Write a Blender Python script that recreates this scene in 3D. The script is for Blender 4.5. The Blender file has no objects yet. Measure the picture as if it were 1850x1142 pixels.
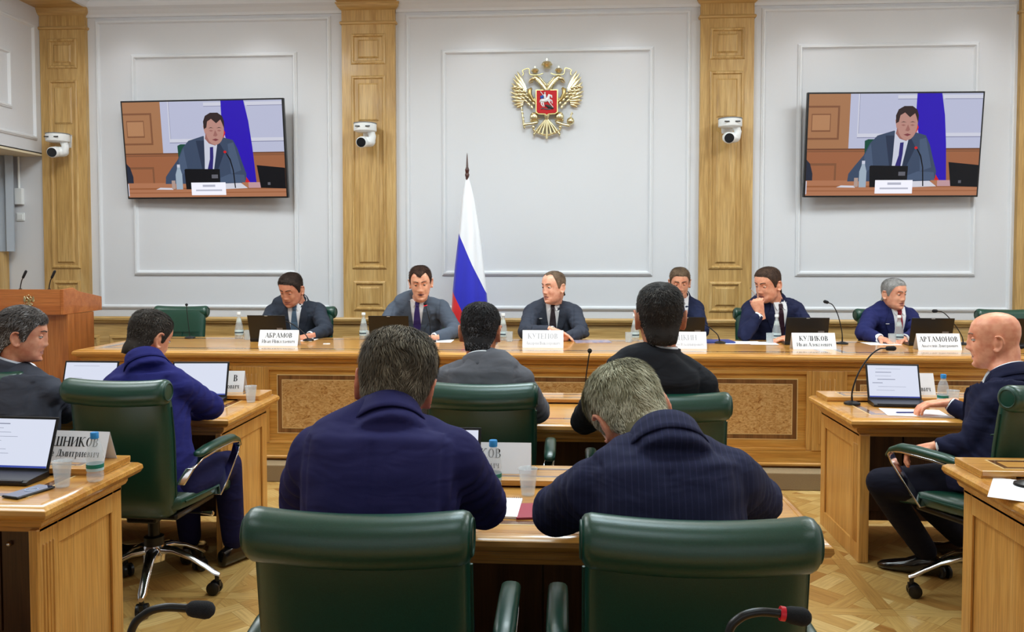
import bpy, bmesh, math, random
import numpy as np
from mathutils import Vector, Matrix
from mathutils.bvhtree import BVHTree
from math import sin, cos, pi, radians as R, atan2, sqrt
random.seed(7)
scene = bpy.context.scene
COL = scene.collection

# ---------------------------------------------------------------- camera
F, CAMH, YAW, PIT, SHY = 1500.0, 1.56, R(3.5), R(2.2), -48.0
cam_data = bpy.data.cameras.new('camera')
cam = bpy.data.objects.new('camera', cam_data)
COL.objects.link(cam)
cam_data.sensor_width = 36.0
cam_data.lens = F / 1850.0 * 36.0
cam_data.shift_y = SHY / 1850.0
cam_data.clip_start = 0.05
cam.location = (0, 0, CAMH)
cam.rotation_euler = (pi / 2 - PIT, 0, YAW)
scene.camera = cam
# ---------------------------------------------------------------- world, lights, exposure
world = bpy.data.worlds.new('world'); scene.world = world
world.use_nodes = True
world.node_tree.nodes['Background'].inputs[0].default_value = (0.9, 0.93, 1.0, 1)
world.node_tree.nodes['Background'].inputs[1].default_value = 0.12
scene.view_settings.view_transform = 'Standard'
scene.view_settings.look = 'None'
scene.view_settings.gamma = 1.0
scene.view_settings.use_curve_mapping = False
scene.view_settings.exposure = 0.04

def area(name, loc, size, power, col=(1, 0.97, 0.93), rot=(0, 0, 0), sy=None):
    l = bpy.data.lights.new(name, 'AREA'); l.energy = power; l.color = col
    l.shape = 'RECTANGLE'; l.size = size; l.size_y = sy or size
    o = bpy.data.objects.new(name, l); o.location = loc; o.rotation_euler = rot
    COL.objects.link(o); return o
for lx in (-3.2, 0.0, 3.2):
    for ly, pw in ((0.4, 14), (3.0, 44), (5.5, 62)):
        area('ceiling_panel_light', (lx, ly, 3.93), 1.3, pw, (0.72, 0.905, 1.0) if lx == 0 else (0.85, 0.95, 1.0), sy=1.0)
for lx in (-3.4, 0.0, 3.4):
    area('ceiling_fill_light', (lx, 5.3, 3.62), 2.2, 42, (0.9, 0.96, 1.0), (pi, 0, 0), sy=1.0)  # added upward fill to brighten ceiling and upper walls, not a real fitting
area('rear_fill_light', (0, -3.0, 2.4), 6.0, 16, (0.9, 0.95, 1.0), (R(90), 0, 0), sy=2.4)  # added frontal fill from behind the camera, the rear wall has no window
for lx in (-4.2, -2.9, -0.75, 0.55, 2.3, 3.7):
    sp = bpy.data.lights.new('wall_downlight', 'SPOT'); sp.energy = 6; sp.spot_size = R(95); sp.spot_blend = 0.9
    sp.color = (0.97, 0.98, 1.0); sp.shadow_soft_size = 0.06
    so = bpy.data.objects.new('wall_downlight', sp); so.location = (lx, 7.45, 3.98); so.rotation_euler = (R(12), 0, 0)
    COL.objects.link(so)

# ---------------------------------------------------------------- pixel -> place helpers
_f = Vector((-sin(YAW) * cos(PIT), cos(YAW) * cos(PIT), -sin(PIT)))
_r = Vector((cos(YAW), sin(YAW), 0)); _u = _r.cross(_f)
def ray(px, py):
    return _f + _r * ((px - 925) / F) + _u * ((571 - py + SHY) / F)
def atY(px, py, Y):
    d = ray(px, py); return Vector((0, 0, CAMH)) + d * (Y / d.y)
def atZ(px, py, z):
    d = ray(px, py); return Vector((0, 0, CAMH)) + d * ((z - CAMH) / d.z)

# ---------------------------------------------------------------- materials
def lin(c):
    return tuple((x / 255 / 12.92) if x / 255 <= 0.04045 else ((x / 255 + 0.055) / 1.055) ** 2.4 for x in c)
MATS = {}
def mat(name, rgb, rough=0.5, metal=0.0, spec=0.5, **k):
    if name in MATS: return MATS[name]
    m = bpy.data.materials.new(name); m.use_nodes = True
    b = m.node_tree.nodes['Principled BSDF']
    b.inputs['Base Color'].default_value = (*lin(rgb), 1)
    b.inputs['Roughness'].default_value = rough
    b.inputs['Metallic'].default_value = metal
    b.inputs['Specular IOR Level'].default_value = spec
    if 'trans' in k: b.inputs['Transmission Weight'].default_value = k['trans']
    if 'ior' in k: b.inputs['IOR'].default_value = k['ior']
    if 'emit' in k:
        b.inputs['Emission Color'].default_value = (*lin(k.get('ecol', rgb)), 1)
        b.inputs['Emission Strength'].default_value = k['emit']
    if 'coat' in k:
        b.inputs['Coat Weight'].default_value = k['coat']; b.inputs['Coat Roughness'].default_value = k.get('cr', 0.05)
    if 'sheen' in k: b.inputs['Sheen Weight'].default_value = k['sheen']
    if 'alpha' in k: b.inputs['Alpha'].default_value = k['alpha']
    if 'sss' in k:
        b.inputs['Subsurface Weight'].default_value = k['sss']; b.inputs['Subsurface Radius'].default_value = (1, 0.3, 0.15)
        b.inputs['Subsurface Scale'].default_value = 0.008
    MATS[name] = m
    return m
def nd(m, t, **kw):
    n = m.node_tree.nodes.new(t)
    for a, v in kw.items(): setattr(n, a, v)
    return n
def lk(m, a, b): m.node_tree.links.new(a, b)
def bsdf(m): return m.node_tree.nodes['Principled BSDF']
def ramp(m, stops):
    r = nd(m, 'ShaderNodeValToRGB'); e = r.color_ramp.elements
    e[0].position, e[0].color = stops[0][0], (*lin(stops[0][1]), 1)
    e[1].position, e[1].color = stops[-1][0], (*lin(stops[-1][1]), 1)
    for p, c in stops[1:-1]:
        x = e.new(p); x.color = (*lin(c), 1)
    return r
def coords(m, scale, src='Object', rnd=True):
    tc = nd(m, 'ShaderNodeTexCoord'); mp = nd(m, 'ShaderNodeMapping')
    mp.inputs['Scale'].default_value = scale
    lk(m, tc.outputs[src], mp.inputs['Vector'])
    if rnd:
        oi = nd(m, 'ShaderNodeObjectInfo'); ad = nd(m, 'ShaderNodeVectorMath', operation='ADD')
        ml = nd(m, 'ShaderNodeMath', operation='MULTIPLY'); ml.inputs[1].default_value = 37.0
        lk(m, oi.outputs['Random'], ml.inputs[0]); lk(m, mp.outputs[0], ad.inputs[0]); lk(m, ml.outputs[0], ad.inputs[1])
        return ad.outputs[0]
    return mp.outputs[0]
def wood(name, dark, mid, light, axis='Z', rough=0.35, coat=0.2, cr=0.12, fine=1.0, bump=0.15):
    if name in MATS: return MATS[name]
    m = mat(name, mid, rough, coat=coat, cr=cr)
    s = {'X': (1.2, 14, 14), 'Y': (14, 1.2, 14), 'Z': (14, 14, 1.2)}[axis]
    v = coords(m, tuple(q * fine for q in s))
    n1 = nd(m, 'ShaderNodeTexNoise'); n1.inputs['Scale'].default_value = 1.0; n1.inputs['Detail'].default_value = 5; n1.inputs['Distortion'].default_value = 0.9
    lk(m, v, n1.inputs['Vector'])
    r = ramp(m, [(0.3, dark), (0.5, mid), (0.72, light)]); lk(m, n1.outputs['Fac'], r.inputs[0])
    s2 = {'X': (5, 160, 160), 'Y': (160, 5, 160), 'Z': (160, 160, 5)}[axis]
    v2 = coords(m, s2, rnd=False); n2 = nd(m, 'ShaderNodeTexNoise'); n2.inputs['Scale'].default_value = 1.0; n2.inputs['Detail'].default_value = 3
    lk(m, v2, n2.inputs['Vector'])
    mx = nd(m, 'ShaderNodeMixRGB', blend_type='MULTIPLY'); mx.inputs[0].default_value = 0.35
    r2 = ramp(m, [(0.35, (150, 130, 110)), (0.6, (255, 255, 255))]); lk(m, n2.outputs['Fac'], r2.inputs[0])
    lk(m, r.outputs[0], mx.inputs[1]); lk(m, r2.outputs[0], mx.inputs[2]); lk(m, mx.outputs[0], bsdf(m).inputs['Base Color'])
    bp = nd(m, 'ShaderNodeBump'); bp.inputs['Strength'].default_value = bump; bp.inputs['Distance'].default_value = 0.001
    lk(m, n2.outputs['Fac'], bp.inputs['Height']); lk(m, bp.outputs[0], bsdf(m).inputs['Normal'])
    return m
def noisy(name, a, b, scale, rough=0.6, bump=0.2, dist=0.002, detail=4, **k):
    if name in MATS: return MATS[name]
    m = mat(name, a, rough, **k)
    v = coords(m, (scale,) * 3, rnd=False)
    n = nd(m, 'ShaderNodeTexNoise'); n.inputs['Scale'].default_value = 1.0; n.inputs['Detail'].default_value = detail
    lk(m, v, n.inputs['Vector'])
    r = ramp(m, [(0.35, a), (0.65, b)]); lk(m, n.outputs['Fac'], r.inputs[0]); lk(m, r.outputs[0], bsdf(m).inputs['Base Color'])
    bp = nd(m, 'ShaderNodeBump'); bp.inputs['Strength'].default_value = bump; bp.inputs['Distance'].default_value = dist
    lk(m, n.outputs['Fac'], bp.inputs['Height']); lk(m, bp.outputs[0], bsdf(m).inputs['Normal'])
    return m

M_WALL = noisy('pale_grey_wallcovering', (213, 214, 218), (219, 220, 224), 260, 0.75, 0.25, 0.0006)
M_TRIM = mat('white_moulding', (222, 224, 228), 0.55)
M_CEIL = mat('ceiling_paint', (238, 234, 222), 0.8)
M_OAK = wood('light_oak', (182, 142, 80), (203, 164, 100), (217, 182, 122), 'Z', 0.42, 0.15)
M_OAKX = wood('light_oak_rail', (182, 142, 80), (203, 164, 100), (217, 182, 122), 'X', 0.42, 0.15)
M_DESK = wood('honey_wood', (194, 131, 56), (211, 151, 70), (224, 170, 90), 'X', 0.28, 0.5, 0.08)
M_DESKZ = wood('honey_wood_upright', (200, 142, 68), (213, 157, 80), (223, 172, 98), 'Z', 0.35, 0.3, 0.12)
M_DESKY = wood('honey_wood_deep', (194, 131, 56), (211, 151, 70), (224, 170, 90), 'Y', 0.28, 0.5, 0.08)
M_INLAY = wood('dark_inlay_wood', (96, 54, 26), (124, 76, 40), (150, 98, 54), 'X', 0.2, 0.8, 0.04)
M_STRING = mat('pale_inlay_line', (232, 200, 140), 0.3, coat=0.5)
M_LECT = wood('lectern_wood', (168, 92, 36), (190, 110, 50), (203, 126, 64), 'X', 0.35, 0.3)
M_CARPET = noisy('brown_carpet', (134, 114, 84), (156, 134, 102), 300, 0.95, 0.6, 0.002)
M_BLACK = mat('black_plastic', (14, 14, 16), 0.35)
M_SOFTBLK = noisy('black_foam', (16, 16, 18), (30, 30, 34), 900, 0.95, 0.8, 0.001)
M_CHROME = mat('polished_chrome', (225, 225, 228), 0.1, 1.0)
M_WHITEP = mat('white_plastic', (236, 238, 238), 0.3)
M_PAPER = mat('white_paper', (244, 244, 246), 0.6)
M_INK = mat('black_ink', (22, 22, 26), 0.6)
M_GREEN = noisy('green_leather', (13, 60, 46), (19, 70, 54), 420, 0.32, 0.25, 0.0008, spec=0.8)
M_GREEND = mat('green_piping', (16, 58, 44), 0.45)
M_GLASS = mat('clear_glass', (214, 224, 228), 0.04, alpha=.34, spec=.9)
M_PET = mat('clear_plastic', (222, 232, 238), 0.10, alpha=.30, spec=.8)
M_WATER = mat('water', (240, 250, 252), 0.0, trans=1.0, ior=1.2)
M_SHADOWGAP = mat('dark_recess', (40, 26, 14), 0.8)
def burl():
    m = mat('burl_veneer', (206, 160, 100), 0.3, coat=0.4, cr=0.1)
    v = coords(m, (9, 9, 16), rnd=True)
    n0 = nd(m, 'ShaderNodeTexNoise'); n0.inputs['Scale'].default_value = 2.2; n0.inputs['Detail'].default_value = 6; n0.inputs['Distortion'].default_value = 2.5
    lk(m, v, n0.inputs['Vector'])
    r = ramp(m, [(0.28, (150, 96, 48)), (0.42, (196, 146, 84)), (0.6, (216, 172, 112)), (0.75, (226, 186, 130))])
    lk(m, n0.outputs['Fac'], r.inputs[0])
    n1 = nd(m, 'ShaderNodeTexNoise'); n1.inputs['Scale'].default_value = 7; n1.inputs['Detail'].default_value = 3; n1.inputs['Distortion'].default_value = 4
    lk(m, v, n1.inputs['Vector'])
    r2 = ramp(m, [(0.33, (150, 100, 60)), (0.41, (255, 255, 255))]); lk(m, n1.outputs['Fac'], r2.inputs[0])
    mx = nd(m, 'ShaderNodeMixRGB', blend_type='MULTIPLY'); mx.inputs[0].default_value = 0.7
    lk(m, r.outputs[0], mx.inputs[1]); lk(m, r2.outputs[0], mx.inputs[2]); lk(m, mx.outputs[0], bsdf(m).inputs['Base Color'])
    return m
M_BURL = burl()
def parq():
    m = mat('oak_parquet', (196, 156, 92), 0.3, coat=0.3, cr=0.15)
    at = nd(m, 'ShaderNodeAttribute'); at.attribute_name = 'tone'
    r = ramp(m, [(0.0, (172, 122, 62)), (0.3, (190, 146, 80)), (0.7, (206, 168, 100)), (1.0, (224, 192, 128))])
    lk(m, at.outputs['Fac'], r.inputs[0])
    uv = nd(m, 'ShaderNodeUVMap'); mp = nd(m, 'ShaderNodeMapping'); mp.inputs['Scale'].default_value = (6, 90, 1)
    lk(m, uv.outputs[0], mp.inputs['Vector'])
    n = nd(m, 'ShaderNodeTexNoise'); n.inputs['Scale'].default_value = 1; n.inputs['Detail'].default_value = 4; lk(m, mp.outputs[0], n.inputs['Vector'])
    r2 = ramp(m, [(0.3, (185, 165, 140)), (0.65, (255, 255, 255))]); lk(m, n.outputs['Fac'], r2.inputs[0])
    mx = nd(m, 'ShaderNodeMixRGB', blend_type='MULTIPLY'); mx.inputs[0].default_value = 0.55
    lk(m, r.outputs[0], mx.inputs[1]); lk(m, r2.outputs[0], mx.inputs[2]); lk(m, mx.outputs[0], bsdf(m).inputs['Base Color'])
    return m
M_PARQ = parq()

# ---------------------------------------------------------------- mesh helpers
class MB:
    def __init__(s, T=None): s.v = []; s.f = []; s.m = []; s.T = T
    def add(s, vs, fs, mi=0, T=None):
        o = len(s.v); T = T or s.T
        if T is not None: vs = [T @ Vector(p) for p in vs]
        s.v += [tuple(p) for p in vs]
        s.f += [tuple(i + o for i in f) for f in fs]
        s.m += [mi] * len(fs); return s
    def box(s, a, b, mi=0, T=None):
        (x0, y0, z0), (x1, y1, z1) = a, b
        return s.add([(x0, y0, z0), (x1, y0, z0), (x1, y1, z0), (x0, y1, z0), (x0, y0, z1), (x1, y0, z1), (x1, y1, z1), (x0, y1, z1)],
                     [(0, 3, 2, 1), (4, 5, 6, 7), (0, 1, 5, 4), (1, 2, 6, 5), (2, 3, 7, 6), (3, 0, 4, 7)], mi, T)
    def loft(s, rings, mi=0, cap=True, closed=True, T=None):
        n = len(rings[0]); vs = [p for r in rings for p in r]; fs = []
        for i in range(len(rings) - 1):
            for j in range(n if closed else n - 1):
                k = (j + 1) % n
                fs.append((i * n + j, i * n + k, (i + 1) * n + k, (i + 1) * n + j))
        if cap and closed:
            fs.append(tuple(range(n))[::-1]); fs.append(tuple((len(rings) - 1) * n + j for j in range(n)))
        return s.add(vs, fs, mi, T)
    def rectloft(s, prof, x0, x1, y0, y1, mi=0, T=None):
        """prof: list of (outset, z) - a rectangle swept through a moulding profile"""
        rings = []
        for o, z in prof:
            rings.append([(x0 - o, y0 - o, z), (x1 + o, y0 - o, z), (x1 + o, y1 + o, z), (x0 - o, y1 + o, z)])
        return s.loft(rings, mi, T=T)
    def tube(s, pts, rad, seg=10, mi=0, cap=True, flat=1.0, T=None, ref=None):
        pts = [Vector(p) for p in pts]; n = len(pts)
        if not hasattr(rad, '__len__'): rad = [rad] * n
        rings = []; prev = None
        for i, p in enumerate(pts):
            t = (pts[min(i + 1, n - 1)] - pts[max(i - 1, 0)]).normalized()
            if prev is None:
                a = Vector(ref) if ref is not None else (Vector((0, 0, 1)) if abs(t.z) < 0.9 else Vector((1, 0, 0)))
            else: a = prev
            a = (a - t * a.dot(t)).normalized(); prev = a; b = t.cross(a)
            rings.append([p + (a * cos(2 * pi * j / seg) * flat + b * sin(2 * pi * j / seg)) * rad[i] for j in range(seg)])
        return s.loft(rings, mi, cap, T=T)
    def capsule(s, pts, rad, seg=12, mi=0, T=None, flat=1.0, ref=None):
        pts = [Vector(p) for p in pts]; n = len(pts)
        if not hasattr(rad, '__len__'): rad = [rad] * n
        d0 = (pts[0] - pts[1]).normalized(); d1 = (pts[-1] - pts[-2]).normalized()
        P = []; Q = []
        for a in (85, 60, 30): P.append(pts[0] + d0 * rad[0] * sin(R(a))); Q.append(rad[0] * cos(R(a)))
        P += pts; Q += list(rad)
        for a in (30, 60, 85): P.append(pts[-1] + d1 * rad[-1] * sin(R(a))); Q.append(rad[-1] * cos(R(a)))
        return s.tube(P, Q, seg, mi, True, flat, T, ref)
    def lathe(s, prof, seg=24, mi=0, cap=True, T=None, c=(0, 0, 0)):
        rings = [[(c[0] + r * cos(2 * pi * j / seg), c[1] + r * sin(2 * pi * j / seg), c[2] + z) for j in range(seg)] for r, z in prof]
        return s.loft(rings, mi, cap, T=T)
    def ell(s, c, r, seg=16, rg=10, mi=0, T=None):
        prof = [(max(1e-4, sin(pi * i / rg)), -cos(pi * i / rg)) for i in range(rg + 1)]
        rings = [[(c[0] + a * r[0] * cos(2 * pi * j / seg), c[1] + a * r[1] * sin(2 * pi * j / seg), c[2] + z * r[2]) for j in range(seg)] for a, z in prof]
        return s.loft(rings, mi, T=T)
    def frame(s, x0, x1, z0, z1, y, w, d, mi=0, axis='y'):
        """picture-frame moulding lying on plane y, proud towards -y by d"""
        prof = [(0, 0), (0.12 * w, 0.6 * d), (0.3 * w, 0.75 * d), (0.4 * w, d), (0.7 * w, d), (0.85 * w, 0.4 * d), (w, 0)]
        rings = []
        for o, h in prof:
            rings.append([(x0 + o, y - h, z0 + o), (x1 - o, y - h, z0 + o), (x1 - o, y - h, z1 - o), (x0 + o, y - h, z1 - o)])
        return s.loft(rings, mi, cap=False)
    def build(s, name, mats, parent=None, smooth=False, angle=40, bevel=0, subsurf=0, kind=None):
        me = bpy.data.meshes.new(name)
        me.from_pydata(s.v, [], s.f)
        if not isinstance(mats, (list, tuple)): mats = [mats]
        for m in mats: me.materials.append(m)
        if len(mats) > 1: me.polygons.foreach_set('material_index', s.m)
        bm = bmesh.new(); bm.from_mesh(me); bmesh.ops.recalc_face_normals(bm, faces=bm.faces)
        bm.to_mesh(me); bm.free()
        o = bpy.data.objects.new(name, me); COL.objects.link(o)
        if parent is not None: o.parent = parent
        if bevel:
            b = o.modifiers.new('b', 'BEVEL'); b.width = bevel; b.segments = 2; b.limit_method = 'ANGLE'; b.angle_limit = R(35)
        if subsurf:
            b = o.modifiers.new('s', 'SUBSURF'); b.levels = subsurf; b.render_levels = subsurf
        if smooth:
            me.polygons.foreach_set('use_smooth', [True] * len(me.polygons))
            if angle: me.set_sharp_from_angle(angle=R(angle))
        if kind: o['kind'] = kind
        return o
def tag(o, label, cat, group=None):
    o['label'] = label; o['category'] = cat
    if group: o['group'] = group
    return o
def thing(name, label, cat, loc=(0, 0, 0), rz=0, group=None):
    o = bpy.data.objects.new(name, None); COL.objects.link(o); o.empty_display_size = 0.1
    o.location = loc; o.rotation_euler = (0, 0, rz)
    return tag(o, label, cat, group)
def dup(root, loc, rz, label, group=None):
    r = root.copy(); COL.objects.link(r); r.location = loc; r.rotation_euler = (0, 0, rz); r['label'] = label
    if group: r['group'] = group
    for ch in list(root.children):
        c = ch.copy(); COL.objects.link(c); c.parent = r
        for g in list(ch.children):
            d = g.copy(); COL.objects.link(d); d.parent = c
    return r
def struct(o): o['kind'] = 'structure'; return o
def frame3(origin, x, y, z):
    m = Matrix.Identity(4)
    for i in range(3):
        m[i][0], m[i][1], m[i][2], m[i][3] = x[i], y[i], z[i], origin[i]
    return m
# ================================================================ ROOM
WY, WXL, WXR, CEIL = 7.9, -5.08, 5.0, 4.08
def wallbox(name, a, b, m):
    return struct(MB().box(a, b).build(name, m))
# floor base (parquet pieces lie on it)
struct(MB().box((WXL - 1.4, -3.2, -0.1), (WXR + 0.1, WY + 0.1, -0.012)).build('subfloor', M_SHADOWGAP))
wallbox('wall_back', (WXL - 1.4, WY, -0.1), (WXR + 0.12, WY + 0.12, CEIL + 0.1), M_WALL)
wallbox('wall_right', (WXR, -3.2, -0.1), (WXR + 0.12, WY, CEIL + 0.1), M_WALL)
wallbox('wall_rear', (WXL - 1.4, -3.32, -0.1), (WXR + 0.12, -3.2, CEIL + 0.1), M_WALL)
struct(MB().box((WXL - 1.4, -3.2, CEIL), (WXR + 0.1, WY, CEIL + 0.1)).build('ceiling', M_CEIL))
# left wall: upper bulkhead over a deep window recess
wl = MB().box((WXL - 0.12, -3.2, 2.57), (WXL, WY, CEIL)).build('wall_left', M_WALL); struct(wl)
struct(MB().box((WXL - 1.4, -3.2, 2.55), (WXL, WY, 2.58)).build('trim_soffit', mat('recess_soffit_paint', (226, 214, 186), 0.7)))
wallbox('wall_recess', (WXL - 1.5, -3.2, -0.1), (WXL - 1.38, WY, 2.6), M_WALL)
# moulding frames: each one its own piece of trim
def wframe(x0, x1, z0, z1, w=0.045, d=0.022, y=WY, m=None, name='trim_moulding'):
    return struct(MB().frame(x0, x1, z0, z1, y, w, d).build(name, m or M_TRIM, smooth=False))
for (a0, a1, i0, i1) in ((-4.545, -2.215, -4.19, -2.545), (-1.50, 1.19, -1.155, 0.845), (1.83, 4.115, 2.16, 3.79)):
    wframe(a0, a1, 1.055, 3.865)
    wframe(i0, i1, 1.385, 3.53, 0.05, 0.026)
# left wall frames (turned 90 degrees)
TL = Matrix.Translation((WXL, 0, 0)) @ Matrix.Rotation(R(90), 4, 'Z')
for y0, y1 in ((5.35, 7.78), (2.6, 5.1)):
    b = MB(); b.frame(y0, y1, 2.69, 3.80, 0, 0.045, 0.022); b.v = [tuple(TL @ Vector(p)) for p in b.v]; struct(b.build('trim_moulding', M_TRIM))
    b = MB(); b.frame(y0 + 0.3, y1 - 0.36, 2.93, 3.47, 0, 0.045, 0.022); b.v = [tuple(TL @ Vector(p)) for p in b.v]; struct(b.build('trim_moulding', M_TRIM))
# crown moulding
def crown(x0, x1):
    prof = [(0, 3.885), (0.018, 3.885), (0.025, 3.91), (0.06, 3.945), (0.10, 3.965), (0.12, 4.0), (0.12, 4.02), (0.20, 4.06), (0.2, CEIL), (0, CEIL)]
    b = MB(); b.loft([[(x, WY - o, z) for o, z in prof] for x in (x0, x1)]); return struct(b.build('trim_crown', M_TRIM))
for x0, x1 in ((-4.63, -2.10), (-1.585, 1.27), (1.755, 4.12)): crown(x0, x1)

# wooden pilasters
def pilaster(x0, x1, n):
    w = x1 - x0; cx = (x0 + x1) / 2; Y = WY - 0.05
    root = thing('wall_pilaster', n, 'pilaster', (cx, WY, 0.12))
    root['kind'] = 'structure'
    z = lambda v: v - 0.12
    MB().box((-w / 2, -0.05, z(0.975)), (w / 2, 0, z(3.96))).build('shaft', M_OAK, root)
    def cp(name, prof):
        b = MB(); 
        rings = [[(-w / 2 - o, 0, z(h)), (-w / 2 - o, -0.05 - o, z(h)), (w / 2 + o, -0.05 - o, z(h)), (w / 2 + o, 0, z(h))] for o, h in prof]
        b.loft(rings); return b.build(name, M_OAKX, root)
    cp('neck_moulding', [(0, 3.765), (0.014, 3.77), (0.018, 3.785), (0.010, 3.795), (0, 3.80)])
    cp('capital', [(0, 3.90), (0.02, 3.915), (0.035, 3.93), (0.04, 3.945), (0.05, 3.955), (0.05, 3.965), (0.02, 3.985), (0, CEIL)])
    def fr(a, b_, c, d, wd=0.035): MB().frame(a, b_, z(c), z(d), -0.05, wd, 0.016).build('panel_moulding', M_OAK, root)
    def raised(a, b_, c, d):
        MB().loft([[(a - o, -0.05 - h, z(c) - o), (b_ + o, -0.05 - h, z(c) - o), (b_ + o, -0.05 - h, z(d) + o), (a - o, -0.05 - h, z(d) + o)]
                   for o, h in ((0.012, 0), (0.012, 0.004), (0, 0.014), (-0.002, 0.015))]).build('raised_panel', M_OAK, root)
    f = w / 0.505
    fr(-0.165 * f, 0.165 * f, 3.39, 3.68); raised(-0.085 * f, 0.085 * f, 3.46, 3.61)
    fr(-0.165 * f, 0.165 * f, 1.45, 3.285); raised(-0.085 * f, 0.085 * f, 2.87, 3.20); raised(-0.085 * f, 0.085 * f, 1.52, 2.72)
    fr(-0.155 * f, 0.155 * f, 1.05, 1.335); raised(-0.085 * f, 0.085 * f, 1.12, 1.27)
    return root
pilaster(-5.075, -4.62, 'corner oak pilaster beside the bulkhead, carrying a camera over the lectern')
pilaster(-2.10, -1.59, 'oak pilaster between the left screen and the flag')
pilaster(1.268, 1.755, 'oak pilaster between the gilded eagle and the right screen')
pilaster(4.13, 4.58, 'oak pilaster at the right edge, beyond the right screen')
# wainscot with rail
def rail(x0, x1):
    prof = [(0, 0.915), (0.03, 0.925), (0.035, 0.94), (0.05, 0.95), (0.055, 0.97), (0.045, 0.985), (0, 0.985)]
    b = MB(); b.loft([[(x, WY - 0.025 - o, h) for o, h in prof] for x in (x0, x1)]); return struct(b.build('trim_chair_rail', M_OAKX))
rail(WXL, WXR)
struct(MB().box((WXL, WY - 0.03, 0.0), (WXR, WY, 0.93)).build('wainscot_wall', M_OAKX))
xw = WXL + 0.12
for wd in (0.42, 0.80, 0.80, 0.42, 0.9, 0.9, 0.9, 0.42, 0.80, 0.80, 0.80, 0.6):
    struct(MB().frame(xw, xw + wd, 0.28, 0.80, WY - 0.03, 0.04, 0.016).build('trim_wainscot_panel', M_OAKX)); xw += wd + 0.1
# ceiling beams in oak, one above each pilaster
for x0, x1 in ((WXL, -4.60), (-2.13, -1.56), (1.24, 1.785), (4.12, 4.6)):
    struct(MB().box((x0, -3.2, 3.965), (x1, WY, CEIL)).build('ceiling_beam', M_OAKX))
for x0 in (-4.60, 1.785 + 2.335 - 0.02):
    b = MB(); prof = [(0, 3.965), (0.03, 3.97), (0.05, 4.0), (0.09, 4.03), (0.10, CEIL), (0, CEIL)]
    sg = 1 if x0 < 0 else -1
    b.loft([[(x0 + sg * o, y, h) for o, h in prof] for y in (-3.2, WY)]); struct(b.build('trim_beam_edge', M_TRIM))
# air grille in the left beam
vt = thing('air_grille', 'white slatted air grille in the oak ceiling beam at the top left corner', 'vent', (-4.83, 6.95, 3.965))
b = MB(); 
for s_ in ((-0.13, -0.45, 0.13, -0.43), (-0.13, 0.43, 0.13, 0.45), (-0.15, -0.45, -0.13, 0.45), (0.13, -0.45, 0.15, 0.45)): b.box((s_[0], s_[1], -0.012), (s_[2], s_[3], 0))
b.build('grille_frame', M_WHITEP, vt)
MB().box((-0.13, -0.43, -0.003), (0.13, 0.43, 0)).build('duct_opening', M_BLACK, vt)
for i in range(5): MB().box((-0.105 + i * 0.047, -0.43, -0.010), (-0.085 + i * 0.047, 0.43, -0.003)).build('slat', M_WHITEP, vt)
# recess end details at far left: curtain, wood reveal, switch boxes
cv = MB(); rings = []
for k in range(2):
    zz = (2.55, 1.62)[k]; rings.append([(-5.62 + 0.28 * t / 20, 7.80 - 0.025 * cos(t * 1.1) - 0.03, zz) for t in range(21)] + [(-5.62 + 0.28 * t / 20, 7.80 - 0.025 * cos(t * 1.1) - 0.015, zz) for t in range(20, -1, -1)])
cv.loft(rings); tag(cv.build('roller_curtain', mat('grey_blue_fabric', (168, 176, 186), 0.8), smooth=True), 'short grey blue curtain hanging in the recess at far left', 'curtain')
bx = thing('junction_box', 'white junction box with conduit on the recess wall at far left', 'box', (-5.335, 7.9, 2.06))
MB().box((-0.04, -0.04, 0.02), (0.04, 0, 0.18)).build('lid', M_WHITEP, bx, bevel=0.006); MB().tube([(0, -0.02, 0.18), (0, -0.02, 0.49)], 0.012).build('conduit', M_WHITEP, bx)
sw = thing('wall_switch', 'small square white switch plate below the junction box', 'switch', (-5.335, 7.9, 1.96))
MB().box((-0.04, -0.012, -0.04), (0.04, 0, 0.04)).build('plate', M_WHITEP, sw, bevel=0.003); MB().box((-0.028, -0.018, -0.028), (0.028, -0.011, 0.028)).build('rocker', M_WHITEP, sw, bevel=0.003)
MB().box((-5.75, 7.55, 0.1), (-5.455, 7.88, 2.0)).build('trim_window_reveal', M_OAK)['kind'] = 'structure'
# podium under the head table
pod = thing('podium', 'low podium with brown carpeted front edge under the long head table', 'podium', (0, 5.61, 0))
pod['kind'] = 'structure'
MB().box((-4.9, 0, 0), (4.95, 2.25, 0.118)).build('carpet_riser', M_CARPET, pod, bevel=0.006)

# parquet: square modules with axis-aligned borders and a diagonal basket weave
def clip(poly, x0, x1, y0, y1):
    for (ax, lim, sg) in ((0, x0, 1), (0, x1, -1), (1, y0, 1), (1, y1, -1)):
        out = []
        for i in range(len(poly)):
            a, b_ = poly[i], poly[(i + 1) % len(poly)]
            da, db = sg * (a[ax] - lim), sg * (b_[ax] - lim)
            if da >= 0: out.append(a)
            if (da > 0 and db < 0) or (da < 0 and db > 0):
                t = da / (da - db); out.append((a[0] + (b_[0] - a[0]) * t, a[1] + (b_[1] - a[1]) * t))
        poly = out
        if len(poly) < 3: return []
    return poly
MOD, BW = 0.602, 0.072
rng = random.Random(3)
pieces = []   # (polygon, grain direction)
def rect(cx, cy, l, w, ang):
    c, s_ = cos(ang), sin(ang)
    return [(cx + c * a - s_ * b_, cy + s_ * a + c * b_) for a, b_ in ((-l / 2, -w / 2), (l / 2, -w / 2), (l / 2, w / 2), (-l / 2, w / 2))]
X0, Y0 = 1.43, 3.69
diag = []
P_, B_ = 0.2485, 0.066
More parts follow.
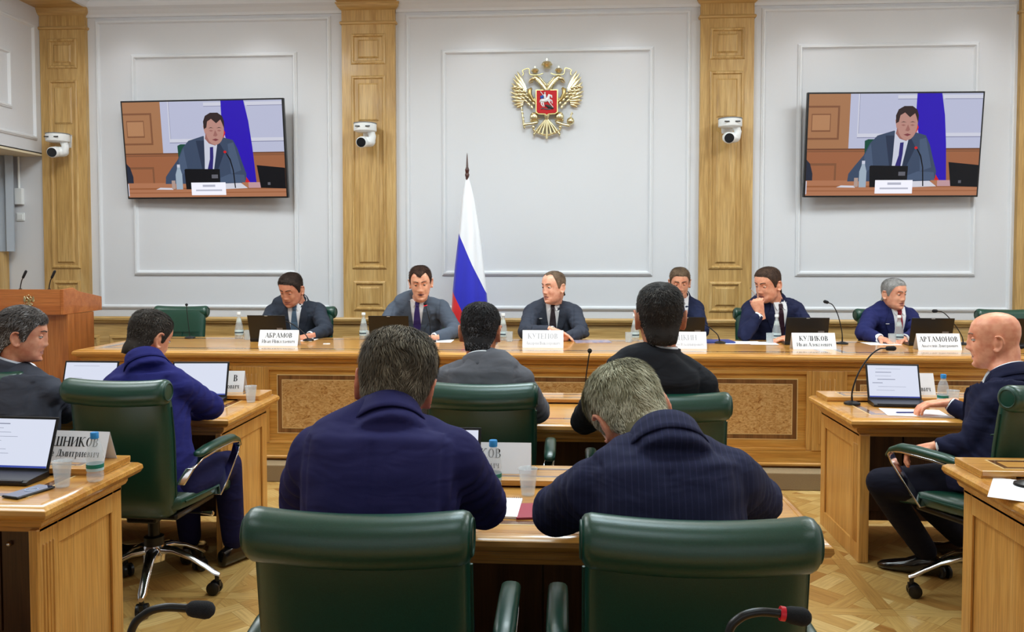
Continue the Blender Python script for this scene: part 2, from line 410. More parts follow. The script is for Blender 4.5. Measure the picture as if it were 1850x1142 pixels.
for i in range(-3, 4):
    for j in range(-3, 4):
        cx, cy = (i + 0.5) * P_, (j + 0.5) * P_
        q = P_ - B_; ang = 0 if (i + j) % 2 else pi / 2; n = 2
        for k in range(n):
            off = (k - (n - 1) / 2) * q / n
            lx, ly = (cx, cy + off) if ang == 0 else (cx + off, cy)
            diag.append((lx, ly, q, q / n, ang))
        # interlaced ribbons
        if (i + j) % 2: diag.append((i * P_, cy, P_ + B_ , B_, pi / 2)); diag.append((cx, j * P_, P_ - B_, B_, 0))
        else: diag.append((i * P_, cy, P_ - B_, B_, pi / 2)); diag.append((cx, j * P_, P_ + B_, B_, 0))
for a in range(-11, 7):
    for c in range(-9, 5):
        x0, y0 = X0 + a * MOD, Y0 + c * MOD
        if x0 > WXR or y0 > 6.0 or x0 + MOD < WXL - 0.2 or y0 + MOD < -1.2: continue
        ix0, ix1, iy0, iy1 = x0 + BW / 2, x0 + MOD - BW / 2, y0 + BW / 2, y0 + MOD - BW / 2
        pieces.append((rect(x0 + MOD / 2, y0, MOD - BW, BW, 0), 0)); pieces.append((rect(x0, y0 + MOD / 2, MOD - BW, BW, pi / 2), pi / 2))
        pieces.append((rect(x0, y0, BW, BW, 0), 0))
        mx, my = x0 + MOD / 2, y0 + MOD / 2
        for lx, ly, l, w, ang in diag:
            c4, s4 = cos(pi / 4), sin(pi / 4)
            p = clip(rect(mx + c4 * lx - s4 * ly, my + s4 * lx + c4 * ly, l, w, ang + pi / 4), ix0, ix1, iy0, iy1)
            if len(p) >= 3 and abs(sum(p[i][0] * p[(i + 1) % len(p)][1] - p[(i + 1) % len(p)][0] * p[i][1] for i in range(len(p)))) > 4e-4: pieces.append((p, ang + pi / 4))
def piece_mesh(group, name):
    vs, fs, tone, uv = [], [], [], []
    for p, ang in group:
        cx = sum(q[0] for q in p) / len(p); cy = sum(q[1] for q in p) / len(p); n = len(p); o = len(vs)
        zt = rng.uniform(-0.0006, 0.0); g = 0.0007; t = min(1, max(0, rng.gauss(0.55, 0.26)))
        sh = [(x + (cx - x) / max(1e-6, math.hypot(cx - x, cy - y)) * g, y + (cy - y) / max(1e-6, math.hypot(cx - x, cy - y)) * g) for x, y in p]
        vs += [(x, y, zt) for x, y in sh] + [(x, y, -0.011) for x, y in sh]
        fs.append(tuple(o + i for i in range(n))); tone.append(t)
        for i in range(n):
            fs.append((o + i, o + n + i, o + n + (i + 1) % n, o + (i + 1) % n)); tone.append(t)
        c, s_ = cos(-ang), sin(-ang); r0 = rng.uniform(0, 50)
        uu = [(c * x - s_ * y + r0, s_ * x + c * y + r0) for x, y in sh]
        uv += uu
        for i in range(n): uv += [uu[i], uu[i], uu[(i + 1) % n], uu[(i + 1) % n]]
    me = bpy.data.meshes.new(name); me.from_pydata(vs, [], fs); me.materials.append(M_PARQ)
    at = me.attributes.new('tone', 'FLOAT', 'FACE'); at.data.foreach_set('value', tone)
    ul = me.uv_layers.new(name='UVMap'); ul.data.foreach_set('uv', [c for q in uv for c in q])
    bm = bmesh.new(); bm.from_mesh(me); bmesh.ops.recalc_face_normals(bm, faces=bm.faces); bm.to_mesh(me); bm.free()
    o = bpy.data.objects.new(name, me); COL.objects.link(o); return o
floor = bpy.data.objects.new('floor', None); COL.objects.link(floor); floor['kind'] = 'structure'
near, rest = [], []
def vis(p):
    cx = sum(q[0] for q in p[0]) / len(p[0]); cy = sum(q[1] for q in p[0]) / len(p[0])
    return (0.86 < cx < 2.45 and 3.2 < cy < 5.2 and cx > 0.86) or (-2.2 < cx < -0.98 and 3.2 < cy < 4.7)
for p in pieces: (near if vis(p) else rest).append(p)
near.sort(key=lambda p: p[0][0][1])
rest += near[298:]; near = near[:298]
for p in near:
    o = piece_mesh([p], 'parquet_piece'); o.parent = floor
o = piece_mesh(rest, 'parquet_field'); o.parent = floor; o['kind'] = 'stuff'

# ================================================================ DESKS
TOPPROF = [(-0.02, -0.10), (0.0, -0.10), (0.0, -0.085), (0.012, -0.08), (0.018, -0.068), (0.018, -0.058), (0.035, -0.052), (0.052, -0.042),
           (0.06, -0.028), (0.058, -0.014), (0.046, -0.004), (0.03, 0.0), (0.028, -0.0015), (0.02, -0.0015), (0.018, 0.0)]
def moulded_top(root, x0, x1, y0, y1, z, name='tabletop', m=M_DESK):
    i = 0.06
    b = MB(); b.rectloft([(o - i, z + h) for o, h in TOPPROF], x0, x1, y0, y1)
    return b.build(name, m, root, smooth=True, angle=30)
def inlay_loop(root, x0, x1, y0, y1, z, w, m, name='inlay_band', h=0.0008):
    for a in ((x0, y0, x1, y0 + w), (x0, y1 - w, x1, y1), (x0, y0 + w, x0 + w, y1 - w), (x1 - w, y0 + w, x1, y1 - w)):
        MB().box((a[0], a[1], z - 0.002), (a[2], a[3], z + h)).build(name, m, root)
M_DARKW = wood('dark_cabinet_wood', (62, 36, 18), (84, 52, 28), (100, 66, 38), 'Z', 0.4, 0.2)
def desk(label, cx, yn, W, D, group='wooden delegate desks', bays=2):
    """yn: y of the sitter's edge; D: depth away from the sitter; origin on the floor"""
    root = thing('conference_desk', label, 'desk', (cx, yn, 0), 0, group)
    x0, x1 = -W / 2, W / 2
    moulded_top(root, x0, x1, 0, D, 0.75)
    inlay_loop(root, x0 + 0.13, x1 - 0.13, 0.11, D - 0.2, 0.75, 0.008, M_STRING, 'inlay_line')
    inlay_loop(root, x0 + 0.14, x1 - 0.14, 0.12, D - 0.2, 0.7499, 0.035, M_INLAY)
    # raised ledge along the far edge
    lz = 0.778
    MB().box((x0 + 0.035, D - 0.245, 0.7575), (x1 - 0.035, D - 0.03, lz)).build('ledge', M_DESK, root, bevel=0.003)
    for a, b_ in ((x0 + 0.035, x0 + 0.16), (x1 - 0.16, x1 - 0.035)):
        MB().box((a, D - 0.24, 0.7495), (b_, D - 0.035, 0.758)).build('ledge_support', M_DESK, root)
    MB().box((x0 + 0.16, D - 0.09, 0.7495), (x1 - 0.16, D - 0.04, 0.758)).build('ledge_support', M_SHADOWGAP, root)  # dark strip that paints in the shade of the gap under the ledge
    inlay_loop(root, x0 + 0.13, x1 - 0.13, D - 0.21, D - 0.07, lz, 0.006, M_STRING, 'inlay_line')
    inlay_loop(root, x0 + 0.137, x1 - 0.137, D - 0.203, D - 0.077, lz - 0.0001, 0.022, M_INLAY)
    # side panels with frame, sunk panel and fluted near post
    for sg, xs in ((-1, x0 + 0.06), (1, x1 - 0.06)):
        t = 0.035; a, b_ = (xs, xs + t) if sg < 0 else (xs - t, xs)
        b = MB(); y0, y1 = 0.16, D - 0.12
        b.box((a, 0.06, 0), (b_, y0, 0.66)); b.box((a, y1, 0), (b_, D - 0.06, 0.66))
        b.box((a, y0, 0), (b_, y1, 0.09)); b.box((a, y0, 0.58), (b_, y1, 0.66))
        b.build('side_frame', M_DESKZ, root, bevel=0.002)
        c = a + 0.010 if sg < 0 else a + 0.005
        MB().box((c, y0 - 0.002, 0.088), (c + 0.02, y1 + 0.002, 0.582)).build('side_panel', M_DESKZ, root)
        xo = a if sg < 0 else b_
        for e in ((y0, y0 + 0.012), (y1 - 0.012, y1)): MB().box((min(xo, xo + sg * -0.008), e[0], 0.09), (max(xo, xo - sg * 0.008), e[1], 0.58)).build('panel_bead', M_DESKZ, root)
        b = MB()
        for k in range(4): b.capsule([(xo, 0.078 + k * 0.018, 0.10), (xo, 0.078 + k * 0.018, 0.60)], 0.0045, 8)
        b.build('fluting', M_DESKZ, root, smooth=True)
        MB().box((min(xo - 0.03, xo) if sg > 0 else xo, 0.045, 0), (xo if sg > 0 else xo + 0.05, 0.062, 0.66)).build('front_post', M_DESKZ, root, bevel=0.004)
    # modesty panel with cabinet doors and knobs
    MB().box((x0 + 0.09, D - 0.11, 0.04), (x1 - 0.09, D - 0.08, 0.66)).build('modesty_panel', M_DARKW, root)
    n = 2 * bays
    dw = (W - 0.26) / n
    for k in range(n):
        dx = x0 + 0.13 + k * dw
        d = MB().box((dx + 0.004, D - 0.128, 0.10), (dx + dw - 0.004, D - 0.110, 0.63)).build('cabinet_door', M_DARKW, root, bevel=0.002)
        kx = dx + (dw - 0.04 if k % 2 == 0 else 0.04)
        MB().ell((kx, D - 0.137, 0.45), (0.011, 0.011, 0.011), 10, 6).build('knob', M_CHROME, d, smooth=True)
    return root
DK = {}
DK['r1c'] = desk('centre desk in the front row with the plastic bottle, notebook and red folder', -0.07, 2.37, 1.68, 0.76)
DK['r1l'] = desk('near left desk carrying the open laptop, phone and bottle', -2.56, 2.56, 1.78, 0.63)
DK['r1r'] = desk('near right desk with a sheet of paper, cut by the frame edge', 2.36, 2.62, 1.72, 0.74)
DK['r2c'] = desk('centre desk in the second row, before the grey and black suited backs', -0.07, 4.02, 1.68, 0.80)
DK['r2l'] = desk('second row left desk with two open laptops', -2.58, 4.06, 1.80, 0.76)
DK['r2r'] = desk('second row right desk where the bald man sits sideways', 2.32, 4.24, 1.74, 0.74)
DK['r0c'] = desk('desk under the two foreground microphones, mostly below the frame', 0.0, 0.62, 2.6, 0.72, bays=3)

# ================================================================ HEAD TABLE (long presidium)
pt = thing('head_table', 'long polished wooden head table with burl panels and fluted pilasters', 'table', (0, 5.70, 0.118))
PX0, PX1, PD, PZ = -3.50, 3.95, 1.05, 0.782
moulded_top(pt, PX0, PX1, 0, PD, PZ, m=M_DESK)
for a, b_ in ((PX0 + 0.1, -0.62), (-0.56, 1.86), (1.92, PX1 - 0.1)):
    inlay_loop(pt, a, b_, 0.14, PD - 0.12, PZ, 0.010, M_STRING, 'inlay_line'); inlay_loop(pt, a + 0.01, b_ - 0.01, 0.15, PD - 0.13, PZ - 0.0001, 0.05, M_INLAY)
BX0, BX1 = PX0 + 0.06, PX1 - 0.06
FY = 0.07
MB().box((BX0, FY, 0.0), (BX1, FY + 0.04, 0.70)).build('front_board', M_DESK, pt)
MB().box((BX0, FY, 0.0), (BX0 + 0.04, PD - 0.06, 0.70)).build('end_board', M_DESKY, pt)
MB().box((BX1 - 0.04, FY, 0.0), (BX1, PD - 0.06, 0.70)).build('end_board', M_DESKY, pt)
b = MB(); b.loft([[(x, FY - o, h) for o, h in ((0, 0.018), (0.032, 0.018), (0.032, 0.03), (0.02, 0.036), (0.014, 0.12), (0.006, 0.13), (0, 0.13))] for x in (BX0 - 0.01, BX1 + 0.01)]); b.build('plinth', M_DESK, pt)
b = MB(); b.loft([[(x, FY - o, h) for o, h in ((0, 0.66), (0.008, 0.665), (0.012, 0.675), (0.012, 0.683), (0.02, 0.69), (0, 0.70))] for x in (BX0 - 0.01, BX1 + 0.01)]); b.build('frieze_moulding', M_DESK, pt)
pil = [-3.40, -2.22, 1.80, 3.85]
for xc in pil:
    MB().box((xc - 0.10, FY - 0.022, 0.12), (xc + 0.10, FY, 0.668)).build('pilaster', M_DESKZ, pt, bevel=0.003)
    b = MB()
    for k in range(4): b.capsule([(xc - 0.048 + k * 0.032, FY - 0.022, 0.17), (xc - 0.048 + k * 0.032, FY - 0.022, 0.61)], 0.007, 8)
    b.build('fluting', M_DESKZ, pt, smooth=True)
for a, c in zip(pil[:-1], pil[1:]):
    x0, x1 = a + 0.135, c - 0.135
    # sunk field made by a raised surround
    for q in ((a + 0.10, x0, 0.125, 0.668), (x1, c - 0.10, 0.125, 0.668), (x0, x1, 0.645, 0.668), (x0, x1, 0.118, 0.135)):
        MB().box((q[0], FY - 0.016, q[2]), (q[1], FY, q[3])).build('rail', M_DESKZ if q[1] - q[0] < 0.1 else M_DESK, pt, bevel=0.002)
    ix0, ix1, iz0, iz1 = x0 + 0.055, x1 - 0.055, 0.19, 0.612
    MB().box((ix0, FY - 0.002, iz0), (ix1, FY, iz1)).build('inlay_line', M_STRING, pt)
    M_INLV = wood('dark_inlay_upright', (104, 66, 34), (132, 88, 48), (156, 108, 62), 'Z', 0.3, 0.4)
    MB().box((ix0 + 0.006, FY - 0.003, iz0 + 0.006), (ix1 - 0.006, FY - 0.001, iz1 - 0.006)).build('inlay_band', M_INLV, pt)
    MB().box((ix0 + 0.036, FY - 0.0036, iz0 + 0.036), (ix1 - 0.036, FY - 0.002, iz1 - 0.036)).build('inlay_line', M_STRING, pt)
    MB().box((ix0 + 0.041, FY - 0.0044, iz0 + 0.041), (ix1 - 0.041, FY - 0.003, iz1 - 0.041)).build('burl_panel', M_BURL, pt)

# ================================================================ LECTERN
lp = atY(115, 569, 6.0); LX, LZ = lp.x, 0.118
lt = thing('lectern', 'reddish wooden lectern with gilt eagle crest and two microphones', 'lectern', (LX, 6.0, LZ))
HZ0, HZ1 = lp.z - LZ, atY(60, 523, 6.0).z - LZ
sideprof = [(0, HZ0), (0, HZ1), (0.13, HZ1 + 0.01), (0.20, HZ1 - 0.02), (0.52, HZ0 + 0.115), (0.52, HZ0 + 0.005)]
b = MB(); b.loft([[(x, y, z) for y, z in sideprof] for x in (-0.025, 0.0)]); b.build('side_wing', M_LECT, lt, bevel=0.003)
b = MB(); b.loft([[(x, y, z) for y, z in sideprof] for x in (-0.88, -0.855)]); b.build('side_wing', M_LECT, lt, bevel=0.003)
MB().box((-0.855, 0, HZ0), (-0.025, 0.022, HZ1)).build('front_board', M_LECT, lt)
b = MB(); b.loft([[(x, y, z) for y, z in ((0.022, HZ1 - 0.02), (0.022, HZ1 - 0.004), (0.2, HZ1 - 0.03), (0.52, HZ0 + 0.10), (0.52, HZ0 + 0.08))] for x in (-0.855, -0.025)]); b.build('reading_top', M_LECT, lt)
M_LECTZ = wood('lectern_wood_upright', (160, 90, 38), (184, 110, 52), (200, 128, 66), 'Z', 0.35, 0.3)
MB().box((-0.80, 0.05, 0.05), (-0.0, 0.40, HZ0)).build('column', M_LECTZ, lt)
MB().box((-0.84, 0.01, 0), (0.02, 0.44, 0.05)).build('foot', M_LECTZ, lt, bevel=0.004)
# ================================================================ CHAIRS
def selip(hx, hy, n=28, p=3.2):
    out = []
    for j in range(n):
        a = 2 * pi * j / n; c, s_ = cos(a), sin(a)
        out.append((hx * math.copysign(abs(c) ** (2 / p), c), hy * math.copysign(abs(s_) ** (2 / p), s_)))
    return out
def make_chair():
    root = thing('office_chair', 'x', 'chair', (0, 0, 0), 0, 'green leather office chairs')
    # sitter faces +y
    # backrest shell: rings stacked upwards
    rings = []
    for z, hw, yc, th in ((0.40, 0.165, -0.150, 0.03), (0.42, 0.195, -0.165, 0.045), (0.50, 0.213, -0.20, 0.052), (0.62, 0.222, -0.222, 0.05), (0.76, 0.228, -0.238, 0.046),
                          (0.88, 0.228, -0.255, 0.042), (0.95, 0.226, -0.265, 0.04), (0.985, 0.222, -0.272, 0.038)):
        r = []
        for x, y in selip(hw, th): r.append((x, yc + y + 0.32 * x * x * (1 if z > .42 else 0.3), z))
        rings.append(r)
    b = MB(); b.loft(rings); back = b.build('backrest', M_GREEN, root, smooth=True, angle=60)
    # front stitching of the backrest (horizontal seam with tucks)
    b = MB()
    b.tube([(x, -0.238 + 0.048 + 0.32 * x * x, 0.80) for x in np.linspace(-0.2, 0.2, 9)], 0.003, 6)
    for x in (-0.12, -0.04, 0.04, 0.12): b.tube([(x, -0.238 + 0.048 + 0.32 * x * x, 0.80), (x, -0.222 + 0.049 + 0.32 * x * x, 0.66), (x, -0.20 + 0.052, 0.54)], 0.003, 6)
    b.build('seam', M_GREEND, back, smooth=True)
    # rolled head cushion
    rings = []
    N = 24; xs = [-0.236, -0.234, -0.228, -0.215] + list(np.linspace(-0.19, 0.19, 11)) + [0.215, 0.228, 0.234, 0.236]
    for x in xs:
        e = min(1, (0.236 - abs(x)) / 0.022); k = 0.60 + 0.40 * math.sqrt(max(0, 1 - (1 - e) ** 2))
        if abs(x) >= 0.2359: k = 0.5
        sag = -0.010 * (1 - (x / 0.236) ** 2)
        cy, cz = -0.292 + 0.32 * x * x, 0.968 + sag
        rings.append([(x, cy + 0.054 * k * cos(2 * pi * j / N), cz + 0.055 * k * sin(2 * pi * j / N) * (1.0)) for j in range(N)])
    b = MB(); b.loft(rings); b.build('head_roll', M_GREEN, root, smooth=True, angle=60)
    for sx in (-1, 1):
        MB().tube([(sx * 0.2355, -0.2765 + 0.035 * cos(t), 0.968 + 0.036 * sin(t)) for t in np.linspace(0, 2 * pi, 25)], 0.0035, 6).build('roll_piping', M_GREEND, root, smooth=True)
    for sx in (-1, 1):
        b = MB(); b.tube([(sx * hw, yc + 0.32 * hw * hw, z) for z, hw, yc, th in ((0.50, 0.213, -0.20, 0.052), (0.62, 0.223, -0.222, 0.05), (0.76, 0.229, -0.238, 0.046), (0.90, 0.229, -0.257, 0.042))], 0.004, 6)
        b.build('side_piping', M_GREEND, root, smooth=True)
    # seat cushion with a rolled front edge
    rings = []
    for y, hw, zc, th in ((-0.20, 0.19, 0.47, 0.03), (-0.18, 0.235, 0.47, 0.05), (0.0, 0.25, 0.465, 0.055), (0.15, 0.252, 0.462, 0.058), (0.24, 0.25, 0.452, 0.062), (0.285, 0.24, 0.435, 0.055), (0.305, 0.20, 0.42, 0.03)):
        rings.append([(x, y, zc + z) for x, z in selip(hw, th)])
    b = MB(); b.loft(rings); seat = b.build('seat', M_GREEN, root, smooth=True, angle=60)
    b = MB(); b.tube([(-0.248, -0.17, 0.475), (-0.257, 0.0, 0.47), (-0.257, 0.16, 0.467), (-0.25, 0.25, 0.455), (-0.20, 0.30, 0.44), (0.20, 0.30, 0.44), (0.25, 0.25, 0.455), (0.257, 0.16, 0.467), (0.257, 0.0, 0.47), (0.248, -0.17, 0.475)], 0.005, 6)
    b.build('seat_piping', M_GREEND, seat, smooth=True)
    MB().box((-0.20, -0.16, 0.385), (0.20, 0.20, 0.415)).build('seat_pan', M_BLACK, root, bevel=0.01)
    for sx in (-1, 1):
        path = [(sx * 0.262, 0.10, 0.43), (sx * 0.275, 0.15, 0.49), (sx * 0.285, 0.245, 0.598), (sx * 0.285, 0.268, 0.632), (sx * 0.285, 0.255, 0.650), (sx * 0.285, 0.19, 0.658), (sx * 0.285, 0.02, 0.658), (sx * 0.280, -0.10, 0.648), (sx * 0.265, -0.16, 0.615), (sx * 0.232, -0.185, 0.55)]
        b = MB(); rings = []
        P = [Vector(p) for p in path]
        for i, p in enumerate(P):
            t = (P[min(i + 1, len(P) - 1)] - P[max(i - 1, 0)]).normalized(); xx = Vector((1, 0, 0)); n_ = t.cross(xx).normalized()
            rings.append([p + xx * a * 0.019 + n_ * c * 0.0045 for a, c in ((-1, -1), (1, -1), (1, 1), (-1, 1))])
        b.loft(rings); arm = b.build('armrest', M_CHROME, root, smooth=True, angle=50, bevel=0.002)
        rings = []
        for y, z, hw, th in ((-0.13, 0.670, 0.012, 0.006), (-0.12, 0.672, 0.024, 0.014), (-0.04, 0.678, 0.027, 0.019), (0.12, 0.680, 0.027, 0.020), (0.205, 0.676, 0.026, 0.018), (0.26, 0.654, 0.023, 0.014), (0.282, 0.628, 0.018, 0.009), (0.286, 0.62, 0.010, 0.004)):
            rings.append([(sx * 0.285 + x, y, z + q) for x, q in selip(hw, th, 16, 2.6)])
        b = MB(); b.loft(rings); b.build('arm_pad', M_GREEN, arm, smooth=True, angle=60)
    b = MB(); b.lathe([(0.045, 0.20), (0.045, 0.26), (0.026, 0.265), (0.026, 0.38), (0.06, 0.385)], 18); b.build('gas_column', M_BLACK, root, smooth=True)
    b = MB(); b.box((-0.07, -0.11, 0.35), (0.07, 0.09, 0.388)); b.build('tilt_mechanism', M_BLACK, root, bevel=0.008)
    lv = MB().tube([(0.05, 0.02, 0.37), (0.16, 0.03, 0.366), (0.22, 0.035, 0.363)], 0.005, 8).build('lever', M_BLACK, root, smooth=True)
    MB().tube([(0.215, 0.035, 0.364), (0.245, 0.037, 0.362), (0.268, 0.039, 0.360), (0.272, 0.039, 0.360)], [0.006, 0.010, 0.013, 0.009], 12).build('lever_knob', M_CHROME, lv, smooth=True)
    hub = MB().lathe([(0.05, 0.15), (0.052, 0.21), (0.04, 0.23)], 18).build('hub', M_CHROME, root, smooth=True)
    for k in range(5):
        a = 2 * pi * k / 5 + 0.03
        d = Vector((cos(a), sin(a), 0)); s_ = Vector((-sin(a), cos(a), 0)); rings = []
        for r_, z, w, h in ((0.03, 0.20, 0.030, 0.020), (0.10, 0.195, 0.024, 0.016), (0.18, 0.165, 0.020, 0.012), (0.25, 0.125, 0.018, 0.011), (0.29, 0.098, 0.019, 0.012), (0.315, 0.088, 0.012, 0.010)):
            rings.append([d * r_ + s_ * w * cos(t) + Vector((0, 0, z + h * sin(t))) for t in np.linspace(0, 2 * pi, 12, endpoint=False)])
        b = MB(); b.loft(rings); leg = b.build('base_leg', M_CHROME, root, smooth=True)
        b = MB(); c = d * 0.300
        for off in (-0.017, 0.017):
            cc = c + s_ * off + d * -0.012; Tm = frame3(cc + Vector((0, 0, 0.031)), d, Vector((0, 0, 1)), s_)
            b.lathe([(0.001, -0.010), (0.024, -0.010), (0.030, -0.007), (0.031, 0), (0.030, 0.007), (0.024, 0.010), (0.001, 0.010)], 18, T=Tm)
        b.tube([c + Vector((0, 0, 0.04)), c + Vector((0, 0, 0.09))], 0.010, 10)
        b.box((-0.018, -0.009, 0.036), (0.016, 0.009, 0.064), T=frame3(c, d, s_, Vector((0, 0, 1))))
        b.build('castor', M_BLACK, leg, smooth=True)
    return root
chair0 = make_chair(); _used = [False]
def chair(x, y, deg, label, z=0.0):
    o = _chair(x, y, deg, label, z); o.scale = (1, 1, 1.0 if z else 1.02); return o
def _chair(x, y, deg, label, z=0.0):
    """deg: direction the sitter faces, 0 = towards the head table"""
    if not _used[0]:
        _used[0] = True; chair0.location = (x, y, z); chair0.rotation_euler = (0, 0, R(deg)); chair0['label'] = label; return chair0
    return dup(chair0, (x, y, z), R(deg), label)
def chair_at(px, Yr, deg, label, z=0.0):
    """px: pixel of the head roll centre, Yr: its depth"""
    x = atY(px, 600, Yr).x; a = R(deg); off = Vector((-sin(a), cos(a))) * 0.29
    return chair(x + off.x, Yr + off.y, deg, label, z)
chair_at(643, 1.66, 0, 'empty green leather chair in the foreground, behind the plain navy jacket')
chair_at(1267, 1.66, 0, 'empty green leather chair in the foreground, behind the bowed grey haired man')
chair_at(868, 3.42, 0, 'green leather chair behind the grey suited man in the second row')
chair_at(1210, 3.22, 0, 'green leather chair behind the black suited man in the second row')
chair_at(205, 3.42, -3, 'green leather chair behind the royal blue jacket at the left desk')
chair_at(-52, 3.62, 0, 'green leather chair cut by the left frame edge, behind the grey haired man')
chair(1.90, 3.82, 25, 'green leather chair carrying the bald man, cut by the right frame edge')
PZ0 = 0.118
chair_at(330, 7.10, 180, 'empty green chair at the left end of the head table, near the lectern', PZ0)
chair_at(562, 7.12, 172, 'green chair behind the dark haired man looking down at the head table', PZ0)
chair_at(757, 7.22, 180, 'green chair hidden behind the speaking man in grey blue suit', PZ0)
chair_at(999, 7.08, 180, 'green chair behind the man with folded hands at the head table', PZ0)
chair_at(1215, 7.15, 180, 'green chair hidden behind the man who sits partly hidden at the head table', PZ0)
chair_at(1376, 7.12, 180, 'green chair behind the man resting chin on fist', PZ0)
chair_at(1592, 7.06, 188, 'green chair behind the grey haired man in red tie', PZ0)
chair_at(1815, 7.06, 180, 'empty green chair at the far right of the head table', PZ0)
# ================================================================ PEOPLE
HZ = np.array([-.125, -.118, -.105, -.085, -.06, -.035, -.01, .02, .05, .075, .095, .108, .116, .119])
HW = np.array([.012, .030, .046, .058, .066, .071, .075, .0775, .0775, .072, .060, .044, .024, .004])
HF = np.array([.060, .078, .085, .087, .088, .089, .091, .094, .093, .085, .068, .045, .018, -.008])
HB = np.array([.010, -.008, -.030, -.056, -.074, -.086, -.092, -.100, -.101, -.094, -.080, -.060, -.036, -.012])
def gs(x, z, cx, cz, sx, sz): return np.exp(-((x - cx) / sx) ** 2 - ((z - cz) / sz) ** 2)
def headsurf(phi, z, fat=1.0):
    """phi: 0 = front (+y), positive towards +x; vectorised"""
    w = np.interp(z, HZ, HW); f = np.interp(z, HZ, HF); b = np.interp(z, HZ, HB)
    low = np.clip((-z - 0.02) / 0.06, 0, 1); w = w * (1 + (fat - 1) * (0.35 + 0.65 * low))
    cy = (f + b) / 2; hy = (f - b) / 2
    s, c = np.sin(phi), np.cos(phi)
    p = 2.0 + 0.35 * np.clip(z * 8, 0, 1) + 0.25 * low
    x = w * np.sign(s) * np.abs(s) ** (2 / p); y = cy + hy * np.sign(c) * np.abs(c) ** (2 / p)
    return x, y
def headmesh(fat=1.0, nose=1.0):
    nz, na = 70, 88
    zz = -0.003 - 0.122 * np.cos(np.linspace(0.02, pi - 0.02, nz)); zz = np.clip(zz, -.125, .119)
    ph = np.linspace(-pi, pi, na, endpoint=False)
    Z, P = np.meshgrid(zz, ph, indexing='ij'); X, Y = headsurf(P, Z, fat)
    fr = np.clip(np.cos(P) * 1.6, 0, 1)
    d = np.zeros_like(X)
    for sx in (-1, 1):
        d += .0045 * gs(X, Z, sx * .030, .034, .022, .009) - .0115 * gs(X, Z, sx * .0315, .008, .0165, .012)
        d += .006 * gs(X, Z, sx * .046, -.030, .017, .018) + .008 * gs(X, Z, sx * .0125, -.039, .0085, .008)
        d -= .004 * gs(X, Z, sx * .034, -.062, .009, .02)
        d += .005 * gs(X, Z, sx * .05, -.085, .018, .018) * (fat - 1) * 6
    d += nose * (.007 * gs(X, Z, 0, .014, .010, .022) + .013 * gs(X, Z, 0, -.012, .010, .017) + .018 * gs(X, Z, 0, -.034, .0125, .0115))
    d += .006 * gs(X, Z, 0, -.060, .022, .007) - .009 * gs(X, Z, 0, -.0685, .024, .0032) + .007 * gs(X, Z, 0, -.077, .017, .006)
    d += -.005 * gs(X, Z, 0, -.089, .017, .006) + .009 * gs(X, Z, 0, -.108, .020, .012)
    Y = Y + d * fr
    rings = [[(X[i, j], Y[i, j], Z[i, j]) for j in range(na)] for i in range(nz)]
    b = MB(); b.loft(rings)
    for sx in (-1, 1):   # ears
        e = MB(); c = Vector((sx * (.0730 + .010 * (fat - 1) * 3), -.012, -.008))
        pts = []
        for t in np.linspace(-2.35, 2.0, 16):
            r_ = 1.0 if t > -0.6 else 0.9
            pts.append(c + Vector((sx * (.012 + 0.006 * sin(t) * 0.5 + .004), -.021 * cos(t) * r_ - 0.004 * sin(t), .033 * sin(t))))
        e.capsule(pts, [.0038] + [.0055] * 14 + [.0065], 8)
        e.ell((c.x + sx * .006, c.y - .004, c.z), (.0065, .017, .027), 12, 8)
        e.ell((c.x + sx * .006, c.y + .004, c.z - .028), (.006, .009, .011), 10, 6)
        e.tube([(c.x - sx * .01, c.y - .004, c.z + .0), (c.x + sx * .012, c.y - .010, c.z)], [.02, .012], 10)
        b.add(e.v, e.f)
    return b
def eul(yaw, pitch, roll):
    """head frame: +y is the face; yaw turns left(+)/right(-), pitch>0 looks down, roll tilts"""
    return Matrix.Rotation(R(yaw), 4, 'Z') @ Matrix.Rotation(-R(pitch), 4, 'X') @ Matrix.Rotation(R(roll), 4, 'Y')
def hand(b, wrist, d, palm_n, side, curl=25, spread=4, sc=1.08, thumb=40, curls=None):
    """d: direction of fingers; palm_n: normal out of the palm; side=+1 thumb towards d x n"""
    d = Vector(d).normalized(); n = Vector(palm_n); n = (n - d * n.dot(d)).normalized(); s = d.cross(n) * side
    T = frame3(wrist, s, d, n)   # x: towards thumb, y: fingers, z: palm side
    def P(x, y, z): return T @ Vector((x * sc, y * sc, z * sc))
    rings = []
    for y, hw, hz, xo in ((-.045, .024, .019, 0), (-.02, .025, .019, 0), (.0, .027, .018, 0), (.03, .036, .018, .002), (.06, .041, .016, .001), (.085, .041, .013, 0), (.093, .037, .010, 0)):
        rings.append([P(xo + a, y, c) for a, c in selip(hw, hz, 14, 2.6)])
    b.loft(rings)
    for k, (x, L, r) in enumerate(((.031, .072, .0092), (.0105, .080, .0095), (-.0105, .074, .0092), (-.031, .058, .0082))):
        cu = R((curls or [curl] * 4)[k]); a = 0.0; sp = R(spread * (1.5 - k))
        pts = [(x, .062, 0), (x, .086, 0)]; y, z = .086, 0.0; xx = x
        for seg in (.45, .31, .24):
            a += cu; y += L * seg * cos(a); z += L * seg * sin(a); xx += sin(sp) * L * seg * cos(a); pts.append((xx, y, z))
        b.capsule([P(*p) for p in pts], [r * sc * q for q in (1.05, 1.05, 1.0, .93, .82)], 10)
    th = R(thumb)
    pts = [(.014, .012, .004), (.034, .034, .010), (.034 + .030 * sin(th), .034 + .030 * cos(th) , .014), (.034 + .056 * sin(th) * .92, .034 + .058 * cos(th), .020)]
    b.capsule([P(*p) for p in pts], [.014 * sc, .0125 * sc, .0105 * sc, .0085 * sc], 10)
